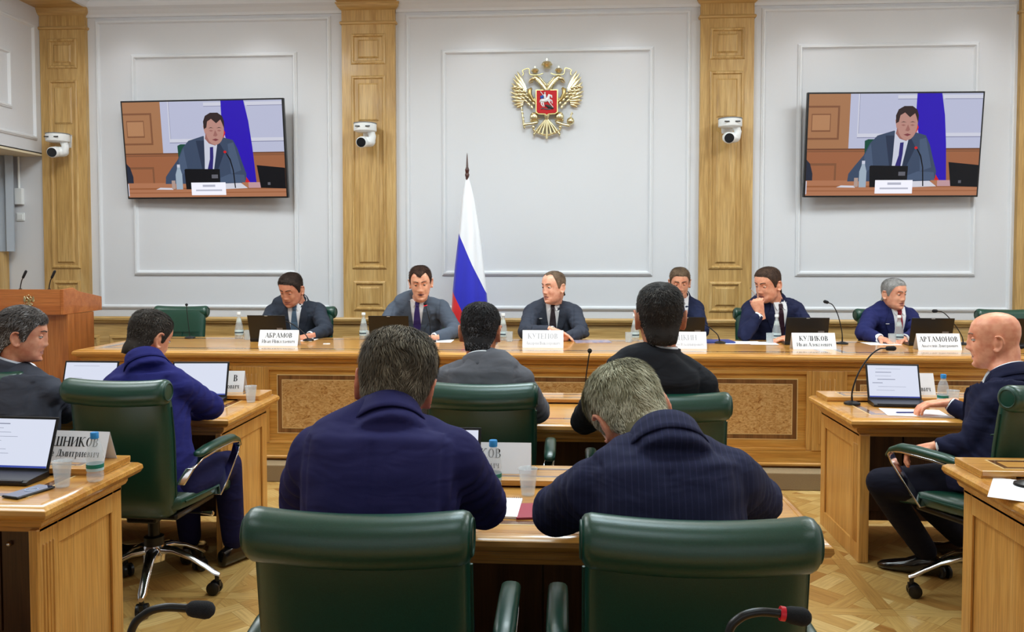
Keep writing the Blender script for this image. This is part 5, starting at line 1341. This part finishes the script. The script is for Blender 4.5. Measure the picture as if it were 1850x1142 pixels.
MB().box((-.11, -.075, 0), (.11, .075, .003)).build('back_cover', mat('red_card', (158, 44, 64), .5), rf); MB().box((-.11, -.075, .0045), (.11, .075, .006)).build('front_cover', MATS['red_card'], rf); MB().box((-.106, -.072, .003), (.106, .072, .0045)).build('pages', M_PAPER, rf)
nb_ = thing('spiral_notebook', 'white spiral notebook beside the plain navy elbow on the front centre desk', 'notebook', onD(898, 2.64), R(-2))
MB().box((-.074, -.10, 0), (.074, .10, .007)).build('pages', M_PAPER, nb_)
b = MB()
for k in range(20): b.tube([(-.066 + k * .007, .100 + .006 * cos(t), .004 + .006 * sin(t)) for t in np.linspace(0, 2 * pi, 9)], .0008, 5)
b.build('wire_binding', M_CHROME, nb_, kind='stuff')
pn = thing('pen', 'dark blue pen lying under the fingers of the bald man', 'pen', onD(1643, 4.40, DZ + .006), R(5))
MB().tube([(-.07, 0, 0), (-.062, 0, 0), (.055, 0, 0)], [.001, .004, .004], 10).build('barrel', mat('blue_pen', (36, 40, 120), .3), pn, smooth=True); MB().tube([(.055, 0, 0), (.07, 0, 0)], .0045, 10).build('pen_cap', M_BLACK, pn, smooth=True)
_pc = atY(1361, 528, 6.60)
pn = thing('pen', 'silver pen held in the fist of the man resting his chin', 'pen', _pc, 0)
MB().tube([(-.022, 0, .030), (.02, .01, -.025)], .004, 10).build('barrel', M_CHROME, pn, smooth=True); MB().tube([(-.026, 0, .036), (-.022, 0, .030)], [.002, .004], 10).build('pen_tip', M_BLACK, pn, smooth=True)

# ---- gooseneck microphones
def mic(label, base, pts, tip, ring=False, ringr=.78, ringe=.1, r=.0035, cr=.011, cl=.035, foot=True, kind='conference microphones'):
    root = thing('gooseneck_microphone', label, 'microphone', base, 0, kind)
    b0 = Vector(base); P = [Vector((0, 0, .006))] + [Vector(p) - b0 for p in pts]
    if foot: MB().lathe([(.042, 0), (.044, .003), (.042, .010), (.026, .016), (.008, .020)], 28).build('base', M_BLACK, root, smooth=True)
    else: MB().lathe([(.012, 0), (.012, .02), (.008, .022)], 16).build('base', M_BLACK, root, smooth=True)
    S = spline(P, 8); MB().tube(S, [r * 1.3 if i < 5 else r for i in range(len(S))], 10).build('gooseneck', M_BLACK, root, smooth=True)
    e = P[-1]; d = (Vector(tip) - Vector(pts[-1])).normalized()
    c = MB().capsule([e + d * cr * .8, e + d * (cl + cr * .5)], [cr * .92, cr], 18).build('capsule', M_SOFTBLK, root, smooth=True)
    if ring: MB().tube([e - d * .004, e + d * .002], cr * ringr, 18).build('light_ring', mat('red_ring_light_%d' % int(ringe * 10), (190, 24, 40), .3, emit=ringe, ecol=(220, 20, 50)), c, smooth=True)
    return root
Y = 4.50
mic('slim black microphone standing on the second row centre desk', onD(1058, Y), [atY(1058, 690, Y), atY(1063, 650, Y), atY(1065, 638, Y)], atY(1066, 628, Y), cr=.013, cl=.006)
Y = 4.66
mic('black gooseneck microphone bowing over the bald man\'s desk', onD(1540, Y), [atY(1540, 706, Y), atY(1552, 672, Y), atY(1572, 643, Y), atY(1588, 631, Y), atY(1600, 629.5, Y)], atY(1620, 629.5, Y), cr=.014, cl=.036, r=.0045)
mic('black microphone head entering at the right frame edge by the bald man\'s neck', onD(1900, Y), [atY(1898, 680, Y), atY(1880, 640, Y), atY(1862, 628, Y), atY(1852, 626, Y)], atY(1836, 628, Y), cr=.012)
Y = 6.58
mic('slim microphone before the empty left green chair of the head table', onT(343, Y), [atY(342, 600, Y), atY(338, 565, Y), atY(337, 553, Y)], atY(337, 545, Y), cr=.012, cl=.004, r=.003)
mic('black microphone peeking out left of the blue suited man\'s hair', onT(262, Y), [atY(262, 600, Y), atY(258, 585, Y), atY(250, 579, Y)], atY(240, 578, Y), cr=.014, cl=.01, r=.003)
Y = 6.46
mic('black gooseneck microphone curving behind the leftmost name card', onT(557, Y), [atY(553, 606, Y), atY(540, 594, Y), atY(525, 584, Y), atY(512, 579, Y)], atY(500, 578, Y), r=.004)
Y = 6.42
mic('black microphone with glowing red ring before the speaking man', onT(778, Y), [atY(778, 605, Y), atY(776, 580, Y), atY(771, 560, Y), atY(768.5, 552, Y)], atY(767, 546, Y), ring=True, ringr=1.25, ringe=.7, r=.003, cr=.013, cl=.006)
Y = 6.46
mic('black gooseneck microphone beside the blue folder', onT(1301, Y), [atY(1297, 606, Y), atY(1288, 597, Y), atY(1274, 586, Y), atY(1264, 581, Y)], atY(1255, 579, Y), r=.004)
mic('black gooseneck microphone between the fist-on-chin man and the red tie man', onT(1522, Y), [atY(1521, 600, Y), atY(1514, 570, Y), atY(1505, 552, Y), atY(1497, 547, Y)], atY(1487, 544, Y), r=.0038, cr=.013, cl=.022)
mic('black gooseneck microphone behind the rightmost name card', onT(1741, Y), [atY(1737, 606, Y), atY(1722, 583, Y), atY(1706, 566, Y), atY(1694, 562, Y)], atY(1682, 562, Y), r=.0038, cr=.013, cl=.022)
Y = 1.04
mic('blurred black foreground microphone at the lower left', Vector((atY(215, 900, Y).x, Y, DZ)), [atY(222, 1260, Y), atY(236, 1145, Y), atY(262, 1110, Y), atY(295, 1098, Y), atY(338, 1099, Y)], atY(390, 1104, Y), r=.0055, cr=.0115, cl=.020)
mic('black foreground microphone with red ring at the lower right', Vector((atY(1300, 900, Y).x, Y, DZ)), [atY(1302, 1260, Y), atY(1315, 1150, Y), atY(1335, 1118, Y), atY(1370, 1106, Y), atY(1415, 1109, Y)], atY(1470, 1118, Y), ring=True, r=.0055, cr=.0115, cl=.018)
mic('low round microphone base on the near right desk at the frame edge', onD(1860, 3.02), [onD(1864, 3.02) + Vector((0, 0, .1)), onD(1900, 3.02) + Vector((.02, 0, .28)), onD(1930, 3.0) + Vector((.06, 0, .34))], onD(1980, 3.0) + Vector((.1, 0, .35)))
def lmic(label, px):
    Y = 6.18; base = Vector((atY(px, 525, Y).x, Y, lp.z + (HZ1 - HZ0) - .022))
    mic(label, base, [atY(px, 518, Y), atY(px + 2, 508, Y), atY(px + 4, 503, Y)], atY(px + 11, 488, Y), foot=False, r=.004, cr=.010, cl=.055, kind='lectern microphones')
lmic('left one of the two slim microphones on the lectern', 37); lmic('right one of the two slim microphones on the lectern', 89)

# ---- dome cameras
def dome(x, z, deg, label):
    root = thing('video_camera', label, 'camera', (x, WY - .06, z), 0, 'white pan-tilt cameras on the pilasters')
    W_ = M_WHITEP
    MB().lathe([(.086, .005), (.104, .012), (.106, .020), (.106, .075), (.100, .082)], 32, c=(0, -.14, 0)).build('base_drum', W_, root, smooth=True, angle=35)
    MB().lathe([(.108, .080), (.108, .086), (.09, .088)], 32, c=(0, -.14, 0)).build('top_plate', mat('grey_plate', (120, 122, 126), .4), root, smooth=True, angle=35)
    br = MB(); br.box((-.06, -.14, .088), (.06, 0, .094)); br.loft([[(-.06, -.006, .094), (.06, -.006, .094), (.05, -.006, -.03), (-.05, -.006, -.03)][::1], [(-.06, 0, .094), (.06, 0, .094), (.05, 0, -.03), (-.05, 0, -.03)]])
    br.build('wall_bracket', W_, root, bevel=.003)
    a = R(deg); d = Vector((sin(a), -cos(a), -.18)).normalized(); s_ = Vector((cos(a), sin(a), 0)); c = Vector((0, -.14, 0))
    for q in (-1, 1):
        MB().box((-.022 + q * .048, -.2475, .040), (.022 + q * .048, -.2440, .050)).build('vent_slot', M_BLACK, root)
    MB().capsule([c + s_ * .050 + Vector((0, 0, .02)), c + s_ * .068 + Vector((0, 0, -.035)), c + s_ * .055 + Vector((0, 0, -.085))], [.036, .034, .038], 18).build('yoke', W_, root, smooth=True)
    h = c + Vector((0, 0, -.085)) + d * .01
    MB().capsule([h + s_ * .045 - d * .02, h - s_ * .02 - d * .005], [.048, .050], 20).build('camera_head', W_, root, smooth=True)
    hh = h - s_ * .015
    MB().tube([hh, hh + d * .085, hh + d * .09, hh + d * .092], [.052, .050, .046, .044], 26).build('lens_barrel', W_, root, smooth=True, angle=40)
    MB().tube([hh + d * .088, hh + d * .0935, hh + d * .0936], [.043, .043, .030], 26).build('lens', mat('lens_glass', (6, 6, 9), .08, coat=1), root, smooth=True, angle=40)
    return root
dome(atY(110, 250, 7.75).x, 2.655, 10, 'white pan-tilt camera on the corner pilaster over the lectern')
dome(atY(662, 230, 7.75).x, 2.725, 0, 'white pan-tilt camera on the pilaster left of the flag')
dome(atY(1317, 230, 7.75).x, 2.735, -6, 'white pan-tilt camera on the pilaster right of the gilded eagle')

# ---- television screens
def E_(name, rgb, s_=.72):
    m = mat('screen_' + name, (8, 8, 10), .35, emit=s_, ecol=rgb, spec=.2); return m
def tv(cx, cz, w, h, tilt, rz, label):
    root = thing('television', label, 'television', (cx, WY - .17, cz), rz, 'wall mounted televisions'); T = Matrix.Rotation(R(tilt), 4, 'X')
    MB(T).box((-w / 2, -.018, -h / 2), (w / 2, .022, h / 2)).build('bezel', M_BLACK, root, bevel=.004)
    MB(T).box((-.35, .02, -.25), (.35, .05, .25)).build('back_housing', M_BLACK, root, bevel=.006)
    MB().box((-.22, .04, -.15), (.22, .168, .15)).build('wall_mount', M_BLACK, root)
    # picture: flat coloured shapes in crop coordinates
    X0, X1, Y0_, Y1_ = 672., 1530., 492., 1002.; sw, sh_ = w - .03, h - .03
    mats, b, k = [], MB(T), [0]
    def shp(m, pts):
        if m not in mats: mats.append(m)
        k[0] += 1; y = -.0185 - k[0] * .00006
        P = [(-sw / 2 + min(1, max(0, (x - X0) / (X1 - X0))) * sw, y, sh_ / 2 - min(1, max(0, (yy - Y0_) / (Y1_ - Y0_))) * sh_) for x, yy in pts]
        b.add(P, [tuple(range(len(P)))], mats.index(m))
    def rc(m, x0, y0, x1, y1): shp(m, [(x0, y0), (x1, y0), (x1, y1), (x0, y1)])
    def ov(m, cx, cy, rx, ry, a0=0, a1=360, n=22): shp(m, [(cx + rx * cos(R(a0 + (a1 - a0) * i / n)), cy + ry * sin(R(a0 + (a1 - a0) * i / n))) for i in range(n)])
    wall, wd, wdd, rail_, low = E_('wall', (208, 212, 240)), E_('wood', (186, 132, 92)), E_('wood_line', (146, 96, 66)), E_('rail', (128, 82, 56)), E_('wainscot', (176, 112, 76))
    rc(wall, 672, 492, 1530, 780); rc(wd, 672, 492, 878, 770)
    rc(wdd, 672, 550, 828, 720); rc(wd, 672, 560, 818, 710); rc(wdd, 688, 590, 784, 680); rc(E_('wood_light', (200, 146, 104)), 692, 596, 780, 672)
    ml, mw = E_('mould_line', (150, 152, 186)), E_('mould_white', (232, 234, 250))
    rc(mw, 918, 492, 924, 710); rc(ml, 924, 492, 926, 700); rc(mw, 918, 690, 1110, 708); rc(ml, 918, 708, 1110, 712); rc(mw, 1340, 688, 1530, 706); rc(ml, 1340, 706, 1530, 710); rc(mw, 1112, 500, 1210, 518); rc(ml, 1112, 518, 1210, 521); rc(mw, 1335, 500, 1530, 518); rc(ml, 1345, 518, 1530, 521)
    rc(low, 672, 766, 1530, 935); rc(rail_, 672, 764, 1530, 772); rc(wdd, 672, 776, 1530, 782)
    rc(wdd, 680, 838, 822, 930); rc(low, 690, 850, 812, 930)
    blue, red = E_('flag_blue', (50, 20, 200)), E_('flag_red', (226, 36, 40))
    shp(blue, [(1206, 492), (1328, 492), (1348, 600), (1362, 740), (1374, 930), (1320, 930), (1240, 760), (1205, 620)])
    shp(red, [(1205, 620), (1222, 660), (1206, 700)]); shp(red, [(1225, 800), (1262, 860), (1262, 930), (1220, 930)]); shp(red, [(1310, 880), (1342, 930), (1305, 930)])
    grn, blk = E_('green', (26, 84, 66)), E_('black', (18, 18, 24), .6)
    shp(grn, [(958, 726), (975, 718), (1040, 718), (1040, 800), (960, 790)])
    shp(E_('dark_arm', (44, 50, 68)), [(672, 820), (690, 840), (704, 890), (704, 925), (672, 930)])
    tab = E_('table', (196, 132, 96)); rc(tab, 672, 925, 1530, 1002); rc(E_('table_edge', (168, 104, 66)), 672, 952, 1530, 960); rc(E_('table_edge', (168, 104, 66)), 672, 976, 1530, 980)
    shp(E_('table_glow', (214, 170, 176)), [(1330, 925), (1400, 925), (1430, 955), (1330, 955)])
    s1, s2, s3 = E_('suit', (68, 84, 112)), E_('suit_dark', (48, 60, 86)), E_('suit_light', (84, 102, 132))
    shp(s1, [(880, 930), (884, 892), (915, 850), (955, 800), (985, 738), (1020, 700), (1100, 676), (1200, 682), (1260, 700), (1282, 745), (1300, 810), (1322, 880), (1318, 915), (1290, 930)])
    shp(s2, [(1060, 700), (1085, 850), (1078, 925), (1110, 925), (1108, 700)]); shp(s2, [(1180, 700), (1212, 760), (1165, 870), (1175, 925), (1150, 925), (1160, 740)]); shp(s3, [(960, 800), (990, 740), (1005, 850), (960, 900)]); shp(s3, [(1230, 720), (1262, 712), (1296, 860), (1240, 880)])
    shp(E_('shirt', (226, 230, 248)), [(1106, 668), (1102, 800), (1098, 870), (1146, 870), (1172, 735), (1178, 700), (1150, 720)])
    shp(E_('tie', (52, 44, 128)), [(1134, 736), (1152, 734), (1150, 790), (1140, 870), (1110, 870), (1130, 800)])
    sk, sk2 = E_('skin', (206, 154, 142)), E_('skin_shade', (176, 118, 110))
    shp(sk2, [(1118, 650), (1180, 690), (1165, 728), (1130, 716), (1110, 690)])
    ov(sk, 1166, 640, 50, 84); shp(sk, [(1104, 622), (1114, 618), (1122, 660), (1112, 664)])
    hr = E_('hair', (56, 40, 40)); shp(hr, [(1108, 640), (1106, 600), (1118, 570), (1146, 554), (1186, 554), (1210, 572), (1219, 600), (1218, 640), (1208, 610), (1200, 590), (1176, 610), (1150, 586), (1128, 600), (1122, 632)])
    for ex in (1146, 1190): shp(hr, [(ex - 15, 636), (ex, 630), (ex + 15, 636), (ex, 634)]); shp(sk2, [(ex - 12, 648), (ex, 644), (ex + 12, 649), (ex, 654)])
    shp(sk2, [(1168, 645), (1180, 672), (1170, 680), (1156, 676)]); shp(E_('mouth', (140, 70, 76)), [(1148, 696), (1168, 690), (1186, 696), (1168, 704)])
    shp(E_('suit_light', (84, 102, 132)), [(1180, 900), (1230, 880), (1310, 885), (1315, 925), (1180, 925)])
    shp(blk, [(988, 855), (994, 850), (1180, 853), (1178, 940), (1178, 960), (992, 960)]); rc(E_('sticker', (110, 110, 120)), 1134, 882, 1168, 902)
    shp(blk, [(1380, 834), (1515, 848), (1530, 850), (1530, 960), (1396, 955)]); rc(E_('sticker', (110, 110, 120)), 1434, 926, 1448, 940)
    shp(E_('paper', (236, 236, 248)), [(1206, 930), (1290, 928), (1326, 956), (1206, 960)]); shp(E_('paper', (236, 236, 248)), [(826, 960), (850, 950), (920, 952), (920, 962)])
    shp(E_('water', (178, 196, 214)), [(938, 960), (938, 880), (948, 850), (950, 828), (964, 828), (966, 850), (974, 880), (974, 960)]); rc(E_('shirt', (226, 230, 248)), 949, 826, 965, 842); rc(E_('glass', (196, 170, 160)), 914, 912, 934, 958)
    rc(E_('paper_plate', (240, 240, 252), 1.0), 1020, 924, 1207, 992); rc(E_('plate_print', (206, 208, 226)), 1082, 936, 1150, 948); rc(E_('plate_print', (206, 208, 226)), 1044, 962, 1186, 970)
    shp(blk, [(1216, 766), (1220, 764), (1242, 800), (1256, 860), (1262, 955), (1256, 955), (1250, 860), (1236, 804)]); ov(red, 1214, 762, 8, 7)
    rc(E_('shirt', (226, 230, 248)), 672, 928, 677, 995)
    b.build('screen', mats, root)
    return root
tv(-3.392, 2.585, 1.60, .925, 6.5, R(-2.5), 'wall television on the left, showing the speaking man')
tv(2.965, 2.575, 1.56, .935, 5.5, R(1.5), 'wall television on the right, showing the speaking man')

# ---- state flag
FYY = 7.42
fl = thing('state_flag', 'white, blue and red flag draped from a dark spear topped pole', 'flag', (atY(846, 600, FYY).x, FYY, .118)); f0 = fl.location
pole = MB(); tp = atY(844, 318, FYY) - f0
pole.tube([(tp.x, 0, .02), (tp.x, 0, tp.z)], .014, 14); pole.build('pole', mat('dark_brown_wood', (70, 34, 26), .35), fl, smooth=True)
MB().lathe([(.018, 0), (.020, .02), (.014, .03), (.018, .05), (.019, .06), (.010, .085), (.004, .19), (.001, .21)], 16, c=(tp.x, 0, tp.z - .005)).build('spear_finial', MATS['dark_brown_wood'], fl, smooth=True)
MB().lathe([(.17, 0), (.17, .02), (.05, .05), (.03, .12)], 28, c=(tp.x, 0, 0)).build('foot', MATS['dark_brown_wood'], fl, smooth=True)
edge = [(318, 842, 846), (335, 839, 851), (360, 835, 857), (421, 829, 867), (480, 822, 874), (525, 818, 879), (560, 816, 882), (620, 818, 886), (700, 824, 888)]
pyv = [e[0] for e in edge]; rings = []; NA = 72; NZ = 130
for i in range(NZ):
    py = 318 + (705 - 318) * i / (NZ - 1); xl = np.interp(py, pyv, [e[1] for e in edge]); xr = np.interp(py, pyv, [e[2] for e in edge])
    a, c = atY(xl, py, FYY) - f0, atY(xr, py, FYY) - f0; cx, rx = (a.x + c.x) / 2, (c.x - a.x) / 2; z = a.z; r = []
    am = .16 * min(1, i / 40)
    for j in range(NA):
        t = 2 * pi * j / NA; f = 1 - am * (.5 + .5 * sin(6 * t + i * .012 + .8 * sin(2 * t)))
        r.append((cx + rx * cos(t) * (f if abs(cos(t)) < .93 else 1), rx * .75 * sin(t) * f, z))
    rings.append(r)
b = MB(); b.loft(rings); fc = b.build('cloth', mat('flag_cloth', (240, 240, 244), .6, sheen=.3), fl, smooth=True, angle=0)
vv = getv(fc.data); xlw = np.interp(-vv[:, 2], [-r[0][2] for r in rings], [min(q[0] for q in r) for r in rings])
band = vv[:, 2] + f0.z + 1.75 * (vv[:, 0] - xlw)
zb1, zb2 = atY(829, 421, FYY).z, atY(818, 525, FYY).z
fc.data.attributes.new('band', 'FLOAT', 'POINT').data.foreach_set('value', ((band - zb2) / (zb1 - zb2) * .5 + .25).astype(np.float32))
mm = fc.data.materials[0]; at = nd(mm, 'ShaderNodeAttribute'); at.attribute_name = 'band'; rp = nd(mm, 'ShaderNodeValToRGB'); rp.color_ramp.interpolation = 'CONSTANT'
e = rp.color_ramp.elements; e[0].position = 0; e[0].color = (*lin((226, 30, 36)), 1); e[1].position = .25; e[1].color = (*lin((30, 34, 190)), 1); x = e.new(.75); x.color = (*lin((238, 240, 246)), 1)
lk(mm, at.outputs['Fac'], rp.inputs[0]); lk(mm, rp.outputs[0], bsdf(mm).inputs['Base Color'])

# ---- gilded double-headed eagle
M_GOLD = mat('gilt_metal', (222, 210, 168), .28, 1.0); M_GOLDD = mat('old_gilt_metal', (190, 168, 112), .32, 1.0)
def crest(root, K, cx, cy, detail=True):
    def p(x, y, d=0.0): return Vector(((x - cx) * K, -d, -(y - cy) * K))
    def both(f):
        for s_ in (-1, 1): f(lambda x, y, d=0.0, s_=s_: p(590 + s_ * (x - 590) if s_ > 0 else 590 - (x - 590), y, d), s_)
    D = K * 30
    def leaf(b, a, c, w, d0, d1):
        m = a.lerp(c, .55); b.tube([a, a.lerp(c, .25), m, a.lerp(c, .85), c], [w * .5, w * .95, w, w * .6, w * .08], 8, flat=.55, ref=(0, 1, 0))
    tips = [(235, 235), (205, 268), (182, 312), (163, 372), (155, 425), (150, 480), (158, 535), (170, 590), (192, 636), (225, 668)]
    both(lambda q, s_: None)
    for s_ in (-1, 1):
        q = lambda x, y, d=0.0: p(590 + s_ * (590 - x), y, d)
        if detail:
            for i, (tx, ty) in enumerate(tips):
                rx, ry = 345 - i * 4, 455 + i * 20; b = MB(); leaf(b, q(rx, ry, D * .8), q(tx, ty, D * (.35 + .04 * (i % 2))), K * 20, 0, 0); b.build('wing_feather', M_GOLD, root, smooth=True)
            rr = random.Random(5)
            for j, (n_, x0, y0, x1, y1, w, ln) in enumerate(((7, 230, 420, 420, 690, 17, 62), (6, 270, 430, 440, 640, 16, 55), (5, 310, 440, 450, 600, 15, 48))):
                for i in range(n_):
                    t = i / (n_ - 1); bx, by = x0 + (x1 - x0) * t, y0 + (y1 - y0) * t ** .9; ang = R(200 - 95 * t); b = MB(); leaf(b, q(bx, by, D * (1.1 + .25 * j)), q(bx + ln * cos(ang), by - ln * sin(ang), D * (.9 + .25 * j)), K * w, 0, 0)
                    b.build('covert_feather', M_GOLD, root, smooth=True)
        else:
            b = MB()
            for i, (tx, ty) in enumerate(tips): leaf(b, q(380, 500 + i * 8, D * .8), q(tx, ty, D * (.35 + .04 * (i % 2))), K * 36, 0, 0)
            b.build('wing', M_GOLD, root, smooth=True)
        b = MB(); b.tube([q(470, 610, D), q(420, 580, D * 1.2), q(385, 520, D * 1.5), q(385, 465, D * 1.5), q(410, 445, D * 1.4)], [K * 26, K * 24, K * 26, K * 28, K * 14], 12); b.build('wing_bone', M_GOLDD, root, smooth=True)
        b = MB(); b.capsule([q(575, 470, D), q(540, 410, D * 1.2), q(500, 355, D * 1.3), q(455, 325, D * 1.4)], [K * 50, K * 38, K * 32, K * 34], 14)
        b.capsule([q(440, 330, D * 1.5), q(400, 340, D * 1.5), q(375, 375, D * 1.3)], [K * 26, K * 17, K * 5], 10); b.capsule([q(420, 365, D * 1.3), q(385, 385, D * 1.2)], [K * 12, K * 4], 8)
        if detail:
            for i in range(7):
                t = i / 6; b.ell(q(560 - 90 * t, 440 - 90 * t, D * 2.2), (K * 15, K * 8, K * 20), 8, 6); b.ell(q(590 - 80 * t, 420 - 90 * t, D * 1.9), (K * 12, K * 8, K * 17), 8, 6)
        b.build('eagle_head', M_GOLD, root, smooth=True)
        def crownb(cx_, cy_, r):
            c = MB(); o = q(cx_, cy_, D * 1.4)
            c.lathe([(r * .62, -r * .62), (r * .70, -r * .55), (r * .62, -r * .4), (r * .9, 0), (r, r * .25), (r * .8, r * .6), (r * .35, r * .72), (r * .1, r * .6)], 16, c=tuple(o))
            c.tube([o + Vector((0, 0, r * .6)), o + Vector((0, 0, r * 1.35))], r * .09, 6); c.tube([o + Vector((-r * .22, 0, r * 1.12)), o + Vector((r * .22, 0, r * 1.12))], r * .08, 6)
            for a in range(5): c.ell(o + Vector((r * .95 * cos(a * pi / 4), -r * .95 * sin(a * pi / 4), r * .1)), (r * .16,) * 3, 8, 6)
            return c
        crownb(450, 245, K * 44).build('small_crown', M_GOLD, root, smooth=True)
        MB().tube(spline([q(545, 268, D), q(500, 285, D), q(440, 288, D), q(388, 275, D), q(378, 215, D), q(340, 215, D), q(300, 235, D), q(312, 268, D), q(300, 295, D)], 4), K * 11, 6, flat=.6).build('ribbon', M_GOLDD, root, smooth=True)
        b = MB(); b.ell(q(438, 780, D), (K * 50, K * 30, K * 56), 14, 10); b.ell(q(410, 820, D * .8), (K * 22, K * 16, K * 22), 10, 8)
        for fx, fy in ((490, 830), (470, 845), (505, 800)): b.capsule([q(450, 800, D), q(fx, fy, D * .8)], [K * 12, K * 6], 8)
        b.build('leg', M_GOLD, root, smooth=True)
        b = MB(); b.capsule([q(470, 848, D), q(400, 862, D), q(320, 872, D * 1.2)] if s_ < 0 else [q(470, 848, D), q(400, 872, D), q(330, 888, D * 1.2)], [K * 17, K * 14, K * 20], 10); b.build('talon', M_GOLD, root, smooth=True)
        if s_ > 0:
            b = MB(); b.ell(q(308, 838, D * 1.6), (K * 46,) * 3, 16, 12); b.tube([q(308, 795, D * 1.6), q(290, 730, D * 1.6)], K * 7, 8); b.tube([q(278, 750, D * 1.6), q(312, 758, D * 1.6)], K * 6, 8); b.build('orb', M_GOLD, root, smooth=True)
        else:
            b = MB(); b.tube([q(288, 665, D * 1.2), q(300, 760, D * 1.4), q(312, 860, D * 1.4), q(325, 925, D * 1.2)], [K * 8, K * 9, K * 12, K * 6], 10)
            for yy in (700, 740, 790, 830, 880, 905): b.ell(q(292 + (yy - 680) * .14, yy, D * 1.4), (K * 16, K * 14, K * 10), 10, 6)
            b.build('sceptre', M_GOLD, root, smooth=True)
        for i, (tx, ty) in enumerate(((440, 985), (490, 975), (535, 1000))):
            b = MB(); b.tube([q(590, 800, D), q(590 + (tx - 590) * .6, 800 + (ty - 800) * .55, D), q(tx, ty, D)], [K * 13, K * 12, K * 16], 10); b.build('tail_feather', M_GOLD, root, smooth=True)
        b = MB(); b.tube(spline([q(425, 905, D), q(440, 945, D), q(500, 975, D), q(590, 1005, D)], 4), K * 13, 8)
        for x_, y_, r_ in ((430, 905, 22), (470, 950, 17), (440, 985, 15), (530, 985, 15), (745, 300, 0)):
            if r_: b.ell(q(x_, y_, D * 1.2), (K * r_,) * 3, 10, 8)
        b.capsule([q(440, 985, D), q(436, 1012, D)], [K * 12, K * 4], 8); b.build('tail_scroll', M_GOLD, root, smooth=True)
    b = crownb(590, 175, K * 60); b.build('great_crown', M_GOLD, root, smooth=True)
    b = MB(); b.ell(p(590, 600, 0), (K * 120, D * 1.0, K * 170), 20, 14); b.capsule([p(590, 760, D), p(590, 810, D)], [K * 40, K * 22], 12); b.tube([p(590, 800, D), p(590, 1040, D)], [K * 20, K * 16], 10); b.ell(p(590, 1040, D), (K * 9,) * 3, 8, 6); b.build('eagle_body', M_GOLD, root, smooth=True)
    if not detail: 
        b = MB(); b.box(p(540, 690, D * 3) , p(640, 520, D * 1.2)); b.build('shield', M_GOLDD, root); return
    def shield(o_, d0, d1): return [[(p(470 - o_, 480 - o_, d)), p(710 + o_, 480 - o_, d), p(710 + o_, 725 + o_, d), p(690, 745 + o_, d), p(610, 748 + o_, d), p(590, 765 + o_, d), p(570, 748 + o_, d), p(490, 745 + o_, d), p(470 - o_, 725 + o_, d)] for d in (d0, d1)]
    MB().loft(shield(12, D * .8, D * 2.4)).build('shield_rim', M_GOLDD, root)
    sh_ = MB().loft(shield(0, D, D * 2.7)).build('shield', mat('red_enamel', (190, 10, 20), .5, spec=.25), root)
    WH, BL, GY = mat('white_enamel_relief', (236, 236, 240), .3), mat('blue_enamel', (40, 90, 180), .3), mat('dark_silver', (70, 84, 84), .35, .6)
    d_ = D * 2.8
    b = MB(); b.capsule([p(535, 600, d_), p(575, 600, d_), p(605, 580, d_)], [K * 22, K * 20, K * 22], 10); b.capsule([p(605, 575, d_), p(620, 535, d_), p(645, 545, d_), p(650, 565, d_)], [K * 20, K * 16, K * 12, K * 7], 10)
    for L_ in ([(530, 610), (525, 640), (545, 670)], [(545, 610), (552, 645), (560, 672)], [(615, 590), (650, 600), (655, 635)], [(610, 595), (630, 615), (620, 625)]): b.tube([p(x, y, d_) for x, y in L_], [K * 12, K * 7, K * 5], 8)
    b.tube([p(520, 590, d_), p(508, 620, d_)], [K * 9, K * 4], 8); b.build('horse', WH, sh_, smooth=True)
    b = MB(); b.capsule([p(570, 575, d_ * 1.1), p(568, 535, d_ * 1.1)], [K * 13, K * 14], 8); b.ell(p(568, 512, d_ * 1.1), (K * 10,) * 3, 8, 6); b.capsule([p(575, 580, d_ * 1.1), p(590, 612, d_ * 1.1)], [K * 9, K * 5], 8); b.build('rider', WH, sh_, smooth=True)
    b = MB(); b.tube([p(515, 495, d_ * 1.15), p(665, 680, d_ * 1.15)], K * 4, 6); b.build('lance', WH, sh_, smooth=True)
    b = MB(); b.capsule([p(560, 540, d_ * 1.05), p(530, 560, d_ * 1.05)], [K * 10, K * 20], 8); b.build('cape', BL, sh_, smooth=True)
    b = MB(); b.capsule([p(580, 655, d_), p(620, 675, d_), p(660, 690, d_)], [K * 10, K * 20, K * 12], 8); b.tube(spline([p(640, 700, d_), p(580, 700, d_), p(545, 690, d_), p(520, 700, d_)], 4), K * 6, 6); b.build('dragon', GY, sh_, smooth=True)
em = thing('coat_of_arms', 'large gilded double-headed eagle with red shield on the centre wall panel', 'emblem', (atY(988, 184, 7.87).x, WY - .027, atY(988, 184, 7.87).z))
crest(em, .000788, 590, 600)
e2 = thing('lectern_crest', 'small gilt eagle crest on the lectern front', 'emblem', (atY(52, 544, 5.995).x, 5.998, atY(52, 544, 5.995).z))
crest(e2, .0000985 * 1.05, 590, 600, False)
